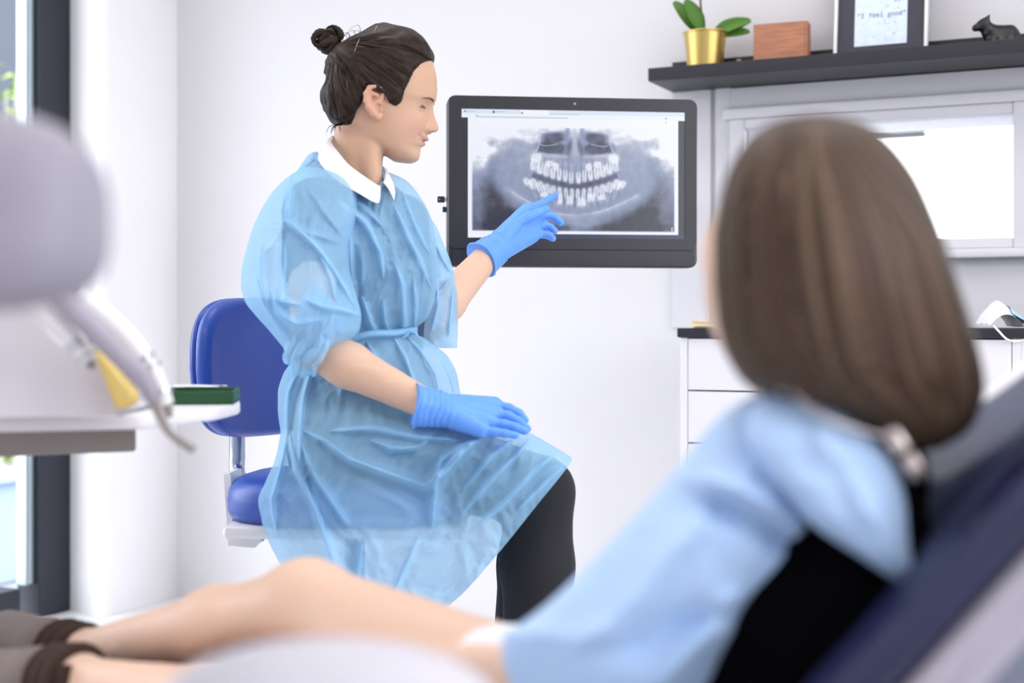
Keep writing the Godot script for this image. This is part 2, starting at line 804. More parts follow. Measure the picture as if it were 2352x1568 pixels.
func room() -> void:
	# inside: x from WALL_X to 2.3, z from 0 to 5.4, y from 0 to 2.75
	solid("floor", Vector3(-0.3, -0.1, 2.7), Vector3(5.8, 0.2, 6.0), "floor")
	solid("ceiling", Vector3(-0.3, 2.85, 2.7), Vector3(5.8, 0.2, 6.0), "ceiling")
	# back wall with the opening of the strip window
	var a := Vector3(-1.011, 1.068, 0)
	var b := Vector3(1.25, 1.365, 0)
	var g := G.new()
	g.box(Vector3((WALL_X - 0.3 + a.x) / 2, 1.375, -0.1), Vector3(a.x - WALL_X + 0.3, 2.75, 0.2), 0)
	g.box(Vector3((2.5 + b.x) / 2, 1.375, -0.1), Vector3(2.5 - b.x, 2.75, 0.2), 0)
	g.box(Vector3((a.x + b.x) / 2, a.y / 2, -0.1), Vector3(b.x - a.x, a.y, 0.2), 0)
	g.box(Vector3((a.x + b.x) / 2, (2.75 + b.y) / 2, -0.1), Vector3(b.x - a.x, 2.75 - b.y, 0.2), 0)
	struct("wall_back", g, M.wall)
	solid("wall_front", Vector3(-0.3, 1.375, 5.5), Vector3(5.4, 2.75, 0.2), "wall")
	# wall on the right, out of view, with a wide window added to brighten the far corner
	g = G.new()
	g.box(Vector3(2.4, 1.375, 0.3), Vector3(0.2, 2.75, 0.6), 0)
	g.box(Vector3(2.4, 1.375, 5.0), Vector3(0.2, 2.75, 0.8), 0)
	g.box(Vector3(2.4, 0.2, 2.6), Vector3(0.2, 0.4, 4.0), 0)
	g.box(Vector3(2.4, 2.675, 2.6), Vector3(0.2, 0.15, 4.0), 0)
	struct("wall_right", g, M.wall)
	var f := Node3D.new()
	f.name = "added_window_3"
	f.set_meta("kind", "structure")
	add_child(f)
	f.position = Vector3(2.4, 0.4, 2.6)
	for k in 2:
		g = G.new()
		var zc := -1.0 + 2.0 * k
		for s in [-1, 1]:
			g.box(Vector3(0, 1.1, zc + s * 0.97), Vector3(0.08, 2.2, 0.06), 0.004)
			g.box(Vector3(0, 1.1 + s * 1.07, zc), Vector3(0.08, 0.06, 1.88), 0.004)
		part("window_frame", g, M.white_frame, f)
		g = G.new()
		g.box(Vector3(0, 1.1, zc), Vector3(0.008, 2.08, 1.88), 0)
		part("pane", g, M.glass, f)


# the glazed door opening on the left: rounded pier, reveal, dark frame and panes
func window_wall() -> void:
	var g := G.new()
	# pier from the corner to the opening, its inner edge rounded
	var z1 := 0.305
	var out := PackedVector2Array()
	var x0 := WALL_X
	out.append(Vector2(x0, -0.2))
	# rounded arris, then a splayed reveal back to the frame
	var r := 0.03
	for k in 9:
		var w := (PI * 0.5 - 0.26) * k / 8
		out.append(Vector2(x0 - r + r * cos(w), 0.345 - r + r * sin(w)))
	out.append(Vector2(x0 - 0.155, z1))
	out.append(Vector2(x0 - 0.32, z1))
	out.append(Vector2(x0 - 0.32, -0.2))
	var b := Basis(Vector3(1, 0, 0), Vector3(0, 0, 1), Vector3(0, 1, 0))
	g.slab(out, 0.0, 2.75, 0.0, b)
	# above the opening and beyond it
	g.box(Vector3(x0 - 0.16, 2.6, 1.6), Vector3(0.32, 0.3, 2.4), 0)
	g.box(Vector3(x0 - 0.16, 1.375, 4.15), Vector3(0.32, 2.75, 2.7), 0)
	struct("wall_left", g, M.wall_daylit)
	var f := Node3D.new()
	f.name = "window_1"
	f.set_meta("kind", "structure")
	add_child(f)
	f.position = Vector3(x0 - 0.2, 0, 1.6)
	g = G.new()
	var zz := z1 - 1.6
	g.box(Vector3(0, 1.225, zz + 0.065), Vector3(0.09, 2.45, 0.13), 0.004)
	g.box(Vector3(0, 1.225, 1.2 - 0.055), Vector3(0.09, 2.45, 0.11), 0.004)
	g.box(Vector3(0, 2.40, 0), Vector3(0.09, 0.1, 2.18), 0.004)
	g.box(Vector3(0, 0.05, 0), Vector3(0.09, 0.1, 2.18), 0.004)
	part("window_frame", g, M.dark_frame, f, "dark grey window frame")
	g = G.new()
	g.box(Vector3(0.0, 1.225, zz + 0.142), Vector3(0.05, 2.25, 0.022), 0.003)
	g.box(Vector3(0.01, 1.225, zz + 0.160), Vector3(0.03, 2.25, 0.01), 0.002)
	part("glazing_bead", g, M.alu, f, "pale metal glazing bead")
	g = G.new()
	g.box(Vector3(0, 1.225, 0.05), Vector3(0.02, 2.25, 2.05), 0)
	part("pane", g, M.glass, f)


func outside() -> void:
	var g := G.new()
	g.box(Vector3(0, -0.16, 0), Vector3(40, 0.1, 40), 0)
	struct("ground", g, M.concrete)
	# white column, low wall and a dark house beyond, seen obliquely through the pane
	g = G.new()
	g.box(Vector3(0, 1.6, 0), Vector3(0.105, 3.2, 0.30), 0.01)
	var t := thing("render_column", "white rendered column outside the dark framed window", "column", Vector3(-4.4645, -0.11, -1.18))
	part("column", g, M.white_frame, t)
	g = G.new()
	g.box(Vector3(0, 0.19, 0), Vector3(0.16, 0.38, 5.0), 0.01)
	g.box(Vector3(0, 0.395, 0), Vector3(0.24, 0.03, 5.0), 0.006)
	t = thing("garden_wall", "low pale blue grey garden wall beyond the window glass", "wall", Vector3(-4.05, -0.11, -2.2))
	part("wall_body", g, mat("blue_render", Color(0.60, 0.66, 0.74), 0.9), t)
	var shade := mat("dark_slate", Color(0.30, 0.32, 0.36), 0.9)
	g = G.new()
	g.box(Vector3(0, 3.0, 0), Vector3(0.4, 6.0, 9.0), 0.02)
	t = thing("neighbour_house", "dark grey neighbouring house wall behind the garden shrub", "house", Vector3(-8.0, -0.11, -4.4))
	part("facade", g, shade, t)
	shrub(Vector3(-5.45, -0.11, -1.86), 2.3, 420)


func shrub(at: Vector3, high: float, count: int) -> void:
	var t := thing("garden_shrub", "shrub with yellow green leaves and pale stems outside the window", "shrub", at)
	var stems := G.new()
	var lm := mat("shrub_leaf", Color(1, 1, 1), 0.5)
	lm.vertex_color_use_as_albedo = true
	lm.backlight_enabled = true
	lm.backlight = Color(0.4, 0.5, 0.2)
	var leaves := G.new()
	for k in 26:
		var a := rng.randf() * TAU
		var top := Vector3(cos(a) * rng.randf_range(0.1, 0.6), rng.randf_range(0.5, 1.0) * high, sin(a) * rng.randf_range(0.1, 0.6))
		var low := Vector3(cos(a) * 0.05, 0, sin(a) * 0.05)
		stems.tube(curve([low, low.lerp(top, 0.4) + Vector3(0, 0.2, 0), top], 8), fade([0.012, 0.004], 8), 5)
	for k in count:
		var a := rng.randf() * TAU
		var p := Vector3(cos(a), 0, sin(a)) * rng.randf_range(0.05, 0.62) + Vector3(0, rng.randf_range(0.12, 1.0) * high, 0)
		var b := Basis.from_euler(Vector3(rng.randf_range(-1, 1), rng.randf() * TAU, rng.randf_range(-1, 1)))
		var s := rng.randf_range(0.035, 0.065)
		var w := rng.randf()
		leaves.col = Color(0.42, 0.52, 0.10).lerp(Color(0.16, 0.27, 0.12), w)
		leaf(leaves, p, b, s * 1.5, s, 0.25)
	part("stem", stems, mat("pale_stem", Color(0.75, 0.76, 0.66), 0.7), t)
	var o := part("foliage", leaves, lm, t)
	o.set_meta("kind", "stuff")


# a leaf blade with a midrib fold and some thickness, along +z of b
func leaf(g: G, at: Vector3, b: Basis, long: float, wide: float, droop: float) -> void:
	var rows := []
	for k in 7:
		var t := k / 6.0
		var w := wide * 0.5 * pow(sin(PI * clampf(t * 0.92 + 0.06, 0, 1)), 0.8)
		var y := -droop * long * t * t
		var z := long * t
		var ring := PackedVector3Array()
		for q in [Vector3(-w, y + w * 0.25, z), Vector3(0, y - 0.001, z), Vector3(w, y + w * 0.25, z), Vector3(0, y + 0.0015, z)]:
			ring.append(at + b * q)
		rows.append(ring)
	g.grid(rows, true, false)


func ceiling_lights() -> void:
	var lm := mat("panel_glow", Color(0.95, 0.95, 0.95), 0.5)
	lm.emission_enabled = true
	lm.emission = Color(1.0, 0.99, 0.98)
	lm.emission_energy_multiplier = 2.0
	var places := [Vector2(-1.6, 1.2), Vector2(-0.1, 1.2), Vector2(1.4, 1.2), Vector2(-1.6, 3.4), Vector2(-0.1, 3.4), Vector2(1.4, 3.4)]
	for p in places:
		var t := thing("ceiling_light", "flat white square ceiling light panel recessed overhead", "light", Vector3(p.x, 2.72, p.y), 0.0, "ceiling light panels")
		var g := G.new()
		for s in [-1, 1]:
			g.box(Vector3(s * 0.46, 0.01, 0), Vector3(0.04, 0.04, 0.96), 0.004)
			g.box(Vector3(0, 0.01, s * 0.46), Vector3(0.88, 0.04, 0.04), 0.004)
		part("frame", g, M.white_frame, t)
		g = G.new()
		g.box(Vector3(0, 0.01, 0), Vector3(0.88, 0.02, 0.88), 0.0)
		part("diffuser", g, lm, t)
		var l := AreaLight3D.new()
		l.name = "ceiling_panel_light"
		l.area_size = Vector2(0.88, 0.88)
		l.light_energy = PANEL_POWER * (1.0 if p.y < 2.0 else 1.7)
		l.light_color = Color(1.0, 0.97, 0.955)
		l.area_range = 12.0
		l.shadow_enabled = true
		l.position = Vector3(0, -0.012, 0)
		l.rotation.x = -PI / 2
		t.add_child(l)


func back_wall() -> void:
	# pale laminate panel round the strip window, proud of the wall, between worktop and shelf
	var x1 := 1.3
	var t := Node3D.new()
	t.name = "trim_1"
	t.set_meta("kind", "structure")
	add_child(t)
	t.position = Vector3(-1.217, 0.85, 0)
	var g := G.new()
	g.box(Vector3(0.054, 0.314, 0.005), Vector3(0.108, 0.628, 0.010), 0.001)
	part("panel", g, M.laminate, t)
	g = G.new()
	var w := x1 + 1.217
	var wx := -1.094 + 1.217
	# the wide panel is four pieces round the window opening
	g.box(Vector3(wx + 0.02, 0.314, 0.007), Vector3(0.04, 0.628, 0.014), 0.001)
	g.box(Vector3((wx + 0.04 + w) / 2, 0.57, 0.007), Vector3(w - wx - 0.04, 0.112, 0.014), 0.001)
	g.box(Vector3((wx + 0.04 + w) / 2, 0.0925, 0.007), Vector3(w - wx - 0.04, 0.185, 0.014), 0.001)
	part("panel", g, M.laminate, t)
	# strip window with its casing
	var f := Node3D.new()
	f.name = "window_2"
	f.set_meta("kind", "structure")
	add_child(f)
	f.position = Vector3(-1.011, 1.068, 0)
	# the first light ends at x = -0.352, the next one follows
	for k in 3:
		var xa := k * 0.80
		var fr := G.new()
		var ww := 0.659
		fr.box(Vector3(xa - 0.020, 0.1485, 0.012), Vector3(0.040, 0.35, 0.044), 0.003)
		fr.box(Vector3(xa + ww + 0.020, 0.1485, 0.012), Vector3(0.040, 0.35, 0.044), 0.003)
		fr.box(Vector3(xa + ww / 2, 0.297 + 0.013, 0.012), Vector3(ww, 0.026, 0.044), 0.003)
		fr.box(Vector3(xa + ww / 2, -0.013, 0.012), Vector3(ww, 0.026, 0.044), 0.003)
		part("window_frame", fr, M.white_frame, f)
		var cs := G.new()
		cs.box(Vector3(xa + ww / 2, 0.1485 + 0.19, 0.02), Vector3(ww + 0.12, 0.03, 0.022), 0.003)
		cs.box(Vector3(xa + ww / 2, -0.038, 0.026), Vector3(ww + 0.12, 0.024, 0.052), 0.004)
		part("casing", cs, M.white_frame, f)
		var gl := G.new()
		gl.box(Vector3(xa + ww / 2, 0.1485, -0.01), Vector3(ww, 0.297, 0.006), 0)
		part("pane", gl, M.glass, f)
		if k < 2:
			var pier := G.new()
			pier.box(Vector3(xa + ww + 0.0705, 0.1485, -0.1), Vector3(0.061, 0.297, 0.2), 0)
			part("mullion", pier, M.white_frame, f)
	# tie bar and bare tree seen through the strip window
	g = G.new()
	var p := W(2100, 309, -1.5)
	g.box(Vector3(-0.22, 0, 0), Vector3(0.52, 0.020, 0.05), 0.002)
	var tb := thing("awning_bar", "short dark awning bar outside the bright strip window", "bar", p)
	part("bar", g, M.dark_plastic, tb)
	g = G.new()
	g.box(Vector3(-0.40, 1.0, 0.0), Vector3(0.05, 2.4, 0.05), 0.004)
	var post_h := p.y + 0.13
	g = G.new()
	g.box(Vector3(-0.46, -post_h / 2 + 0.02, 0), Vector3(0.04, post_h, 0.04), 0.003)
	part("post", g, M.dark_plastic, tb)
	tree(Vector3(-2.35, -0.11, -2.6))
	# picture ledge
	t = thing("wall_shelf", "long black picture ledge shelf on the wall above the strip window", "shelf", Vector3(-1.217, 1.478, 0))
	var lx := x1 + 1.217
	g = G.new()
	g.box(Vector3(lx / 2, 0.009, 0.0925), Vector3(lx, 0.018, 0.185), 0.001)
	part("shelf_board", g, M.black_board, t)
	g = G.new()
	g.box(Vector3(lx / 2, 0.0165, 0.188), Vector3(lx, 0.033, 0.016), 0.0012)
	part("front_lip", g, M.black_board, t)
	g = G.new()
	g.box(Vector3(lx / 2 + 0.002, 0.048, 0.0085), Vector3(lx - 0.004, 0.06, 0.015), 0.001)
	part("back_rail", g, M.black_board, t)


func tree(at: Vector3) -> void:
	var t := thing("garden_tree", "bare twiggy tree outside the strip window behind the girl", "tree", at)
	var g := G.new()
	g.tube(curve([Vector3.ZERO, Vector3(0.02, 0.7, 0), Vector3(0, 1.5, 0)], 8), fade([0.05, 0.03], 8), 8)
	part("trunk", g, mat("bark", Color(0.42, 0.39, 0.38), 0.9), t)
	g = G.new()
	for k in 90:
		var a := rng.randf() * TAU
		var y := rng.randf_range(0.9, 1.45)
		var o := Vector3(cos(a), 0, sin(a)) * rng.randf_range(0.12, 0.34)
		var s := Vector3(0, y, 0)
		g.tube(curve([s, s + o * 0.5 + Vector3(0, 0.12, 0), s + o + Vector3(0, rng.randf_range(0.0, 0.25), 0)], 6), fade([0.012, 0.004], 6), 5)
	var tw := part("twigs", g, M.bark, t)
	tw.set_meta("kind", "stuff")


func furniture() -> void:
	# three drawer units under one dark worktop
	var lab := ["white drawer unit at the end of the black worktop", "white drawer unit in the middle under the worktop", "white drawer unit farthest along the black worktop"]
	for k in 3:
		var x0 := -1.045 + k * 0.751
		var t := thing("drawer_unit", lab[k], "cabinet", Vector3(x0, 0, 0.02), 0.0, "white drawer units")
		var g := G.new()
		g.box(Vector3(0.009, 0.46, 0.219), Vector3(0.018, 0.736, 0.438), 0.001)
		g.box(Vector3(0.742, 0.46, 0.219), Vector3(0.018, 0.736, 0.438), 0.001)
		g.box(Vector3(0.3755, 0.10, 0.21), Vector3(0.715, 0.018, 0.41), 0.001)
		g.box(Vector3(0.3755, 0.817, 0.21), Vector3(0.715, 0.018, 0.41), 0.001)
		part("body", g, M.cabinet, t)
		g = G.new()
		g.box(Vector3(0.3755, 0.046, 0.19), Vector3(0.735, 0.092, 0.36), 0.001)
		part("plinth", g, M.gap, t)
		g = G.new()
		g.box(Vector3(0.3755, 0.46, 0.2), Vector3(0.714, 0.70, 0.36), 0.001)
		part("drawer_boxes", g, M.gap, t)
		for j in 6:
			var top := 0.8255 - j * 0.1222
			g = G.new()
			g.box(Vector3(0.3755, top - 0.0594, 0.429), Vector3(0.7125, 0.1188, 0.018), 0.0012)
			part("drawer", g, M.cabinet, t)
	var w := thing("worktop", "thin black worktop running over the white drawer units", "worktop", Vector3(-1.05, 0.828, 0))
	var g2 := G.new()
	g2.box(Vector3(1.145, 0.011, 0.233), Vector3(2.29, 0.022, 0.466), 0.002)
	part("top", g2, M.black_board, w)


func shelf_things() -> void:
	var y := 1.4965
	# orchid in a brass pot
	var t := thing("orchid_pot", "orchid with glossy green leaves in a brass coloured pot", "plant", Vector3(-1.098, y, 0.092))
	var g := G.new()
	g.lathe([[0.040, 0], [0.0435, 0.004], [0.0545, 0.107], [0.0575, 0.110], [0.0585, 0.1135], [0.0565, 0.115], [0.0535, 0.112], [0.050, 0.09]], Vector3.ZERO, 48)
	part("pot", g, M.gold, t, "brass coloured flared pot")
	g = G.new()
	g.lathe([[0.001, 0.094], [0.045, 0.095], [0.0505, 0.092]], Vector3.ZERO, 24, Basis.IDENTITY, false)
	part("bark_chips", g, mat("soil", Color(0.16, 0.11, 0.07), 0.95), t)
	# leaves: length, width, direction in the picture plane (right, up), droop; frame turned with YAW
	var tb := Basis(Vector3.UP, YAW)
	var spec := [[0.125, 0.040, Vector3(-0.64, 0.90, 0.05), 0.10, -0.010], [0.118, 0.046, Vector3(-0.44, 0.80, 0.35), 0.10, -0.004], [0.122, 0.036, Vector3(0.84, 0.52, 0.2), 0.22, 0.012], [0.100, 0.030, Vector3(0.95, 0.26, 0.05), 0.16, 0.018], [0.08, 0.032, Vector3(0.1, 0.5, -0.8), 0.4, 0.0]]
	for s in spec:
		g = G.new()
		var dir: Vector3 = tb * s[2].normalized()
		var side: Vector3 = dir.cross(tb * Vector3(0.15, 0.25, 1.0)).normalized()
		orchid_leaf(g, Vector3(s[4], 0.104, 0), dir, side, s[0], s[1], s[3])
		part("leaf", g, M.leaf, t)
	g = G.new()
	var base := tb * Vector3(-0.004, 0.095, 0)
	g.tube([base, base + tb * Vector3(-0.008, 0.09, 0), base + tb * Vector3(-0.012, 0.24, 0.0)], [0.0035, 0.003, 0.0026], 8)
	part("flower_stem", g, mat("stem_brown", Color(0.36, 0.29, 0.22), 0.7), t)
	g = G.new()
	g.tube([base + Vector3(0.004, 0, 0), base + tb * Vector3(-0.004, 0.06, 0)], [0.004, 0.0025], 8)
	part("support_stick", g, mat("bamboo", Color(0.66, 0.50, 0.30), 0.7), t)
	# small wooden box
	var wood := mat("cedar", Color(0.76, 0.52, 0.40), 0.6)
	wood.albedo_texture = ntex(0.035, Color(0.80, 0.78, 0.76), Color(1, 1, 1), 256, FastNoiseLite.TYPE_SIMPLEX_SMOOTH, 3)
	wood.uv1_triplanar = true
	wood.uv1_scale = Vector3(1.2, 14.0, 1.2)
	t = thing("wooden_box", "plain reddish brown wooden box between plant and picture frame", "box", Vector3(-0.899, y, 0.085), 0.06)
	g = G.new()
	g.box(Vector3(-0.003, 0.0595, 0), Vector3(0.129, 0.119, 0.05), 0.0015)
	part("body", g, wood, t)
	g = G.new()
	g.box(Vector3(0.0645, 0.0595, 0), Vector3(0.006, 0.119, 0.05), 0.0015)
	part("end_board", g, wood, t)
	# screw eye on the rail
	t = thing("ring_hook", "tiny white ring hook on the back rail beside the box", "hook", W(1697, 141, 0.02))
	g = G.new()
	var ring := []
	for k in 17:
		ring.append(Vector3(cos(TAU * k / 16) * 0.0045, sin(TAU * k / 16) * 0.0045, 0.001))
	g.tube(ring, [0.0018], 8)
	part("ring", g, M.white_plastic, t)
	g = G.new()
	g.lathe([[0.002, -0.006], [0.002, 0.001]], Vector3(0, -0.0045, 0), 8, Basis(Vector3.RIGHT, PI / 2))
	part("shank", g, M.white_plastic, t)
	# picture leaning on the wall
	t = thing("picture_frame", "picture with dark mount and white edge leaning on the shelf", "picture", Vector3(-0.652, y + 0.0015, 0.105))
	var lean := Node3D.new()
	lean.name = "frame"
	lean.rotation.x = -0.13
	t.add_child(lean)
	var hh := 0.31
	g = G.new()
	for s in [-1, 1]:
		g.box(Vector3(s * 0.1085, hh / 2, 0), Vector3(0.008, hh, 0.022), 0.001)
		g.box(Vector3(0, hh / 2 + s * (hh / 2 - 0.004), 0), Vector3(0.209, 0.008, 0.022), 0.001)
	part("moulding", g, M.white_plastic, lean, "thin white picture moulding")
	g = G.new()
	g.box(Vector3(0, hh / 2, -0.003), Vector3(0.209, hh - 0.016, 0.012), 0.0)
	part("mount", g, mat("mount_grey", Color(0.25, 0.25, 0.285), 0.8), lean, "dark grey mount board")
	g = G.new()
	var pr := mat("print_paper", Color(0.86, 0.90, 0.97), 0.7)
	pr.albedo_texture = ntex(0.03, Color(0.93, 0.95, 0.97), Color(1, 1, 1), 256)
	triplanar(pr, 6.0)
	g.box(Vector3(0, 0.042 + 0.115, 0.0036), Vector3(0.126, 0.23, 0.001), 0.0)
	part("print", g, pr, lean, "pale blue print")
	var txt := TextMesh.new()
	var font := SystemFont.new()
	font.font_names = PackedStringArray(["Droid Sans Mono"])
	txt.font = font
	txt.text = "\u201cI feel good\u201d"
	txt.font_size = 20
	txt.pixel_size = 0.00076
	txt.depth = 0.0004
	var tm := MeshInstance3D.new()
	tm.name = "lettering"
	tm.mesh = txt
	tm.material_override = mat("ink", Color(0.16, 0.18, 0.25), 0.8)
	tm.position = Vector3(0.002, 0.118, 0.0043)
	lean.add_child(tm)
	# faint ink strokes of the drawing on the print
	g = G.new()
	for k in 26:
		var px := rng.randf_range(0.0, 0.05)
		var py := rng.randf_range(0.06, 0.20)
		if absf(py - 0.118) < 0.011:
			continue
		g.box(Vector3(px - 0.005, py, 0.0043), Vector3(rng.randf_range(0.001, 0.006), rng.randf_range(0.0006, 0.004), 0.0003), 0.0, Basis(Vector3.BACK, rng.randf_range(-0.6, 0.6)))
	for k in 4:
		g.box(Vector3(rng.randf_range(-0.02, 0.02), 0.052 + k * 0.004, 0.0043), Vector3(rng.randf_range(0.003, 0.010), 0.0012, 0.0003), 0.0)
	part("ink_strokes", g, mat("pale_ink", Color(0.62, 0.66, 0.74), 0.8), lean).set_meta("kind", "stuff")
	animal_figure(y)


func orchid_leaf(g: G, at: Vector3, dir: Vector3, side: Vector3, long: float, wide: float, droop: float) -> void:
	var rows := []
	var up := side.cross(dir).normalized()
	for k in 13:
		var t := k / 12.0
		var w := wide * 0.5 * pow(maxf(0.0, sin(PI * clampf(0.10 + 0.86 * t, 0, 1))), 0.6) * (0.55 + 0.45 * minf(1.0, t * 2.5))
		var c := at + dir * long * t + Vector3.DOWN * droop * long * t * t
		var ring := PackedVector3Array()
		for q in [-1.0, -0.6, 0.0, 0.6, 1.0]:
			ring.append(c + side * w * q + up * absf(q) * w * 0.35)
		for q in [0.6, 0.0, -0.6]:
			ring.append(c + side * w * q + up * (absf(q) * w * 0.35 - 0.0022))
		rows.append(ring)
	g.grid(rows, true, false)


func animal_figure(y: float) -> void:
	# a small black figure lying down: barrel body, lowered head with muzzle, ear and folded legs
	var t := thing("animal_figurine", "small black figurine of an animal lying on the shelf", "figurine", Vector3(-0.385, y, 0.125), YAW)
	var b := [
		[Vector3(-0.006, 0.044, 0), Vector3(0.036, 0.044, 0), 0.020, 0.019],
		[Vector3(0.036, 0.042, 0), Vector3(0.046, 0.036, 0), 0.019, 0.016],
		[Vector3(-0.012, 0.050, 0), Vector3(-0.024, 0.064, 0.0), 0.017, 0.0135],
		[Vector3(-0.024, 0.064, 0.0), Vector3(-0.044, 0.056, 0.002), 0.0130, 0.0085],
		[Vector3(-0.0195, 0.074, 0.008), Vector3(-0.015, 0.084, 0.0105), 0.0055, 0.0026],
		[Vector3(-0.0195, 0.074, -0.008), Vector3(-0.015, 0.084, -0.0105), 0.0055, 0.0026],
		[Vector3(-0.006, 0.020, 0.014), Vector3(-0.034, 0.0085, 0.014), 0.012, 0.0065],
		[Vector3(-0.006, 0.020, -0.014), Vector3(-0.034, 0.0085, -0.014), 0.012, 0.0065],
		[Vector3(0.038, 0.022, 0.012), Vector3(0.018, 0.0085, 0.018), 0.016, 0.0065],
		[Vector3(0.038, 0.022, -0.012), Vector3(0.018, 0.0085, -0.018), 0.016, 0.0065],
		[Vector3(0.0, 0.028, 0), Vector3(0.036, 0.026, 0), 0.020, 0.020],
	]
	var g := G.new()
	flesh(g, b, 0.008, 0.0022)
	part("body", g, mat("black_ceramic", Color(0.035, 0.035, 0.05), 0.35), t)


func counter_things() -> void:
	# dental cast: horseshoe base with a row of teeth
	var t := thing("dental_cast", "cream plaster dental cast at the end of the black worktop", "cast", W(1622, 753, 0.33) * Vector3(1, 0, 1) + Vector3(0, 0.85, 0), YAW)
	var base := []
	var g := G.new()
	for k in 25:
		var a := PI * (k / 24.0)
		base.append(Vector3(cos(a) * 0.030, 0.0055, sin(a) * 0.034 - 0.012))
	g.tube(base, [0.0055], 8, 1.0)
	part("base", g, M.plaster, t)
	for k in 14:
		var a := PI * ((k + 0.5) / 14.0)
		g = G.new()
		var b := Basis(Vector3.UP, -a)
		g.box(Vector3(cos(a) * 0.030, 0.0135, sin(a) * 0.034 - 0.012), Vector3(0.0075, 0.009, 0.0058), 0.0022, b)
		part("tooth", g, M.plaster, t)
	# surgical mask dropped on the worktop, one loop over the edge
	var at := W(2296, 752, 0.44)
	var mp := cam(2296, 752, 3.0)
	t = thing("face_mask", "used white and pale blue face mask lying on the worktop", "mask", Vector3(at.x, 0.851, at.z - 0.03), YAW)
	g = G.new()
	var rows := []
	for j in 15:
		var v := j / 14.0
		var ring := PackedVector3Array()
		for k in 21:
			var u := k / 20.0
			var arch := sin(PI * u)
			var x := lerpf(-0.046, 0.036, u)
			var h := 0.060 * pow(maxf(0.0, sin(PI * minf(1.0, u * 1.15 + 0.02))), 0.8) * (1.0 - 0.25 * v)
			var z := lerpf(-0.035, 0.035, v)
			var pleat := 0.0016 * sin(v * TAU * 3.0)
			ring.append(Vector3(x + 0.012 * v, 0.003 + h * (0.55 + 0.45 * sin(PI * v)) + pleat, z))
		rows.append(ring)
	g.grid(rows)
	part("outer_layer", g, M.white_cloth, t, "white pleated outer layer")
	g = G.new()
	rows = []
	for j in 9:
		var v := j / 8.0
		var ring := PackedVector3Array()
		for k in 13:
			var u := k / 12.0
			ring.append(Vector3(lerpf(0.012, 0.075, u), 0.003 + 0.045 * pow(1.0 - u, 1.5) * (0.6 + 0.4 * sin(PI * v)) + 0.0012 * sin(v * TAU * 3.0), lerpf(-0.03, 0.035, v)))
		rows.append(ring)
	g.grid(rows)
	part("inner_layer", g, mat("mask_blue", Color(0.62, 0.80, 0.88), 0.85), t, "pale blue inner layer")
	g = G.new()
	g.tube(curve([Vector3(-0.028, 0.004, 0.034), Vector3(-0.026, -0.008, 0.062), Vector3(-0.008, -0.026, 0.066), Vector3(0.020, -0.027, 0.066), Vector3(0.036, -0.012, 0.064), Vector3(0.040, 0.010, 0.046), Vector3(0.036, 0.006, 0.034)], 32), [0.0022], 8)
	part("ear_loop", g, M.white_cloth, t)


# ---- the all-in-one screen with the panoramic radiograph ----
var xr := PackedFloat32Array()
const XW := 720
const XH := 416


func blob(zx: float, zy: float, rx: float, ry: float, value: float, a: float, rot := 0.0, soft := 0.35, square := 2.0) -> void:
	var k := XW / 1800.0
	var cx := (zx - 205.0) * k
	var cy := (zy - 207.0) * k
	rx *= k
	ry *= k
	var m := maxf(rx, ry) * (1.0 + soft)
	var co := cos(rot)
	var si := sin(rot)
	for y in range(maxi(0, int(cy - m)), mini(XH, int(cy + m) + 2)):
		for x in range(maxi(0, int(cx - m)), mini(XW, int(cx + m) + 2)):
			var dx := x - cx
			var dy := y - cy
			var u := absf(dx * co + dy * si) / rx
			var v := absf(-dx * si + dy * co) / ry
			var d := pow(pow(u, square) + pow(v, square), 1.0 / square)
			if d >= 1.0 + soft:
				continue
			var w := a * (1.0 - smoothstep(1.0 - soft, 1.0 + soft, d))
			xr[y * XW + x] = lerpf(xr[y * XW + x], value, w)


func band(points: Array, width: float, value: float, a: float) -> void:
	# soft stroke in the picture
	var p := []
	for q in points:
		p.append(Vector3(q[0], q[1], 0))
	var total := 0.0
	for k in p.size() - 1:
		total += p[k].distance_to(p[k + 1])
	var n := maxi(4, int(total / (width * 0.5)))
	var c := curve(p, n)
	for k in c.size() - 1:
		var d: Vector3 = c[k + 1] - c[k]
		blob(c[k].x + d.x / 2, c[k].y + d.y / 2, d.length() * 0.9, width * 0.5, value, a, atan2(d.y, d.x), 0.6)


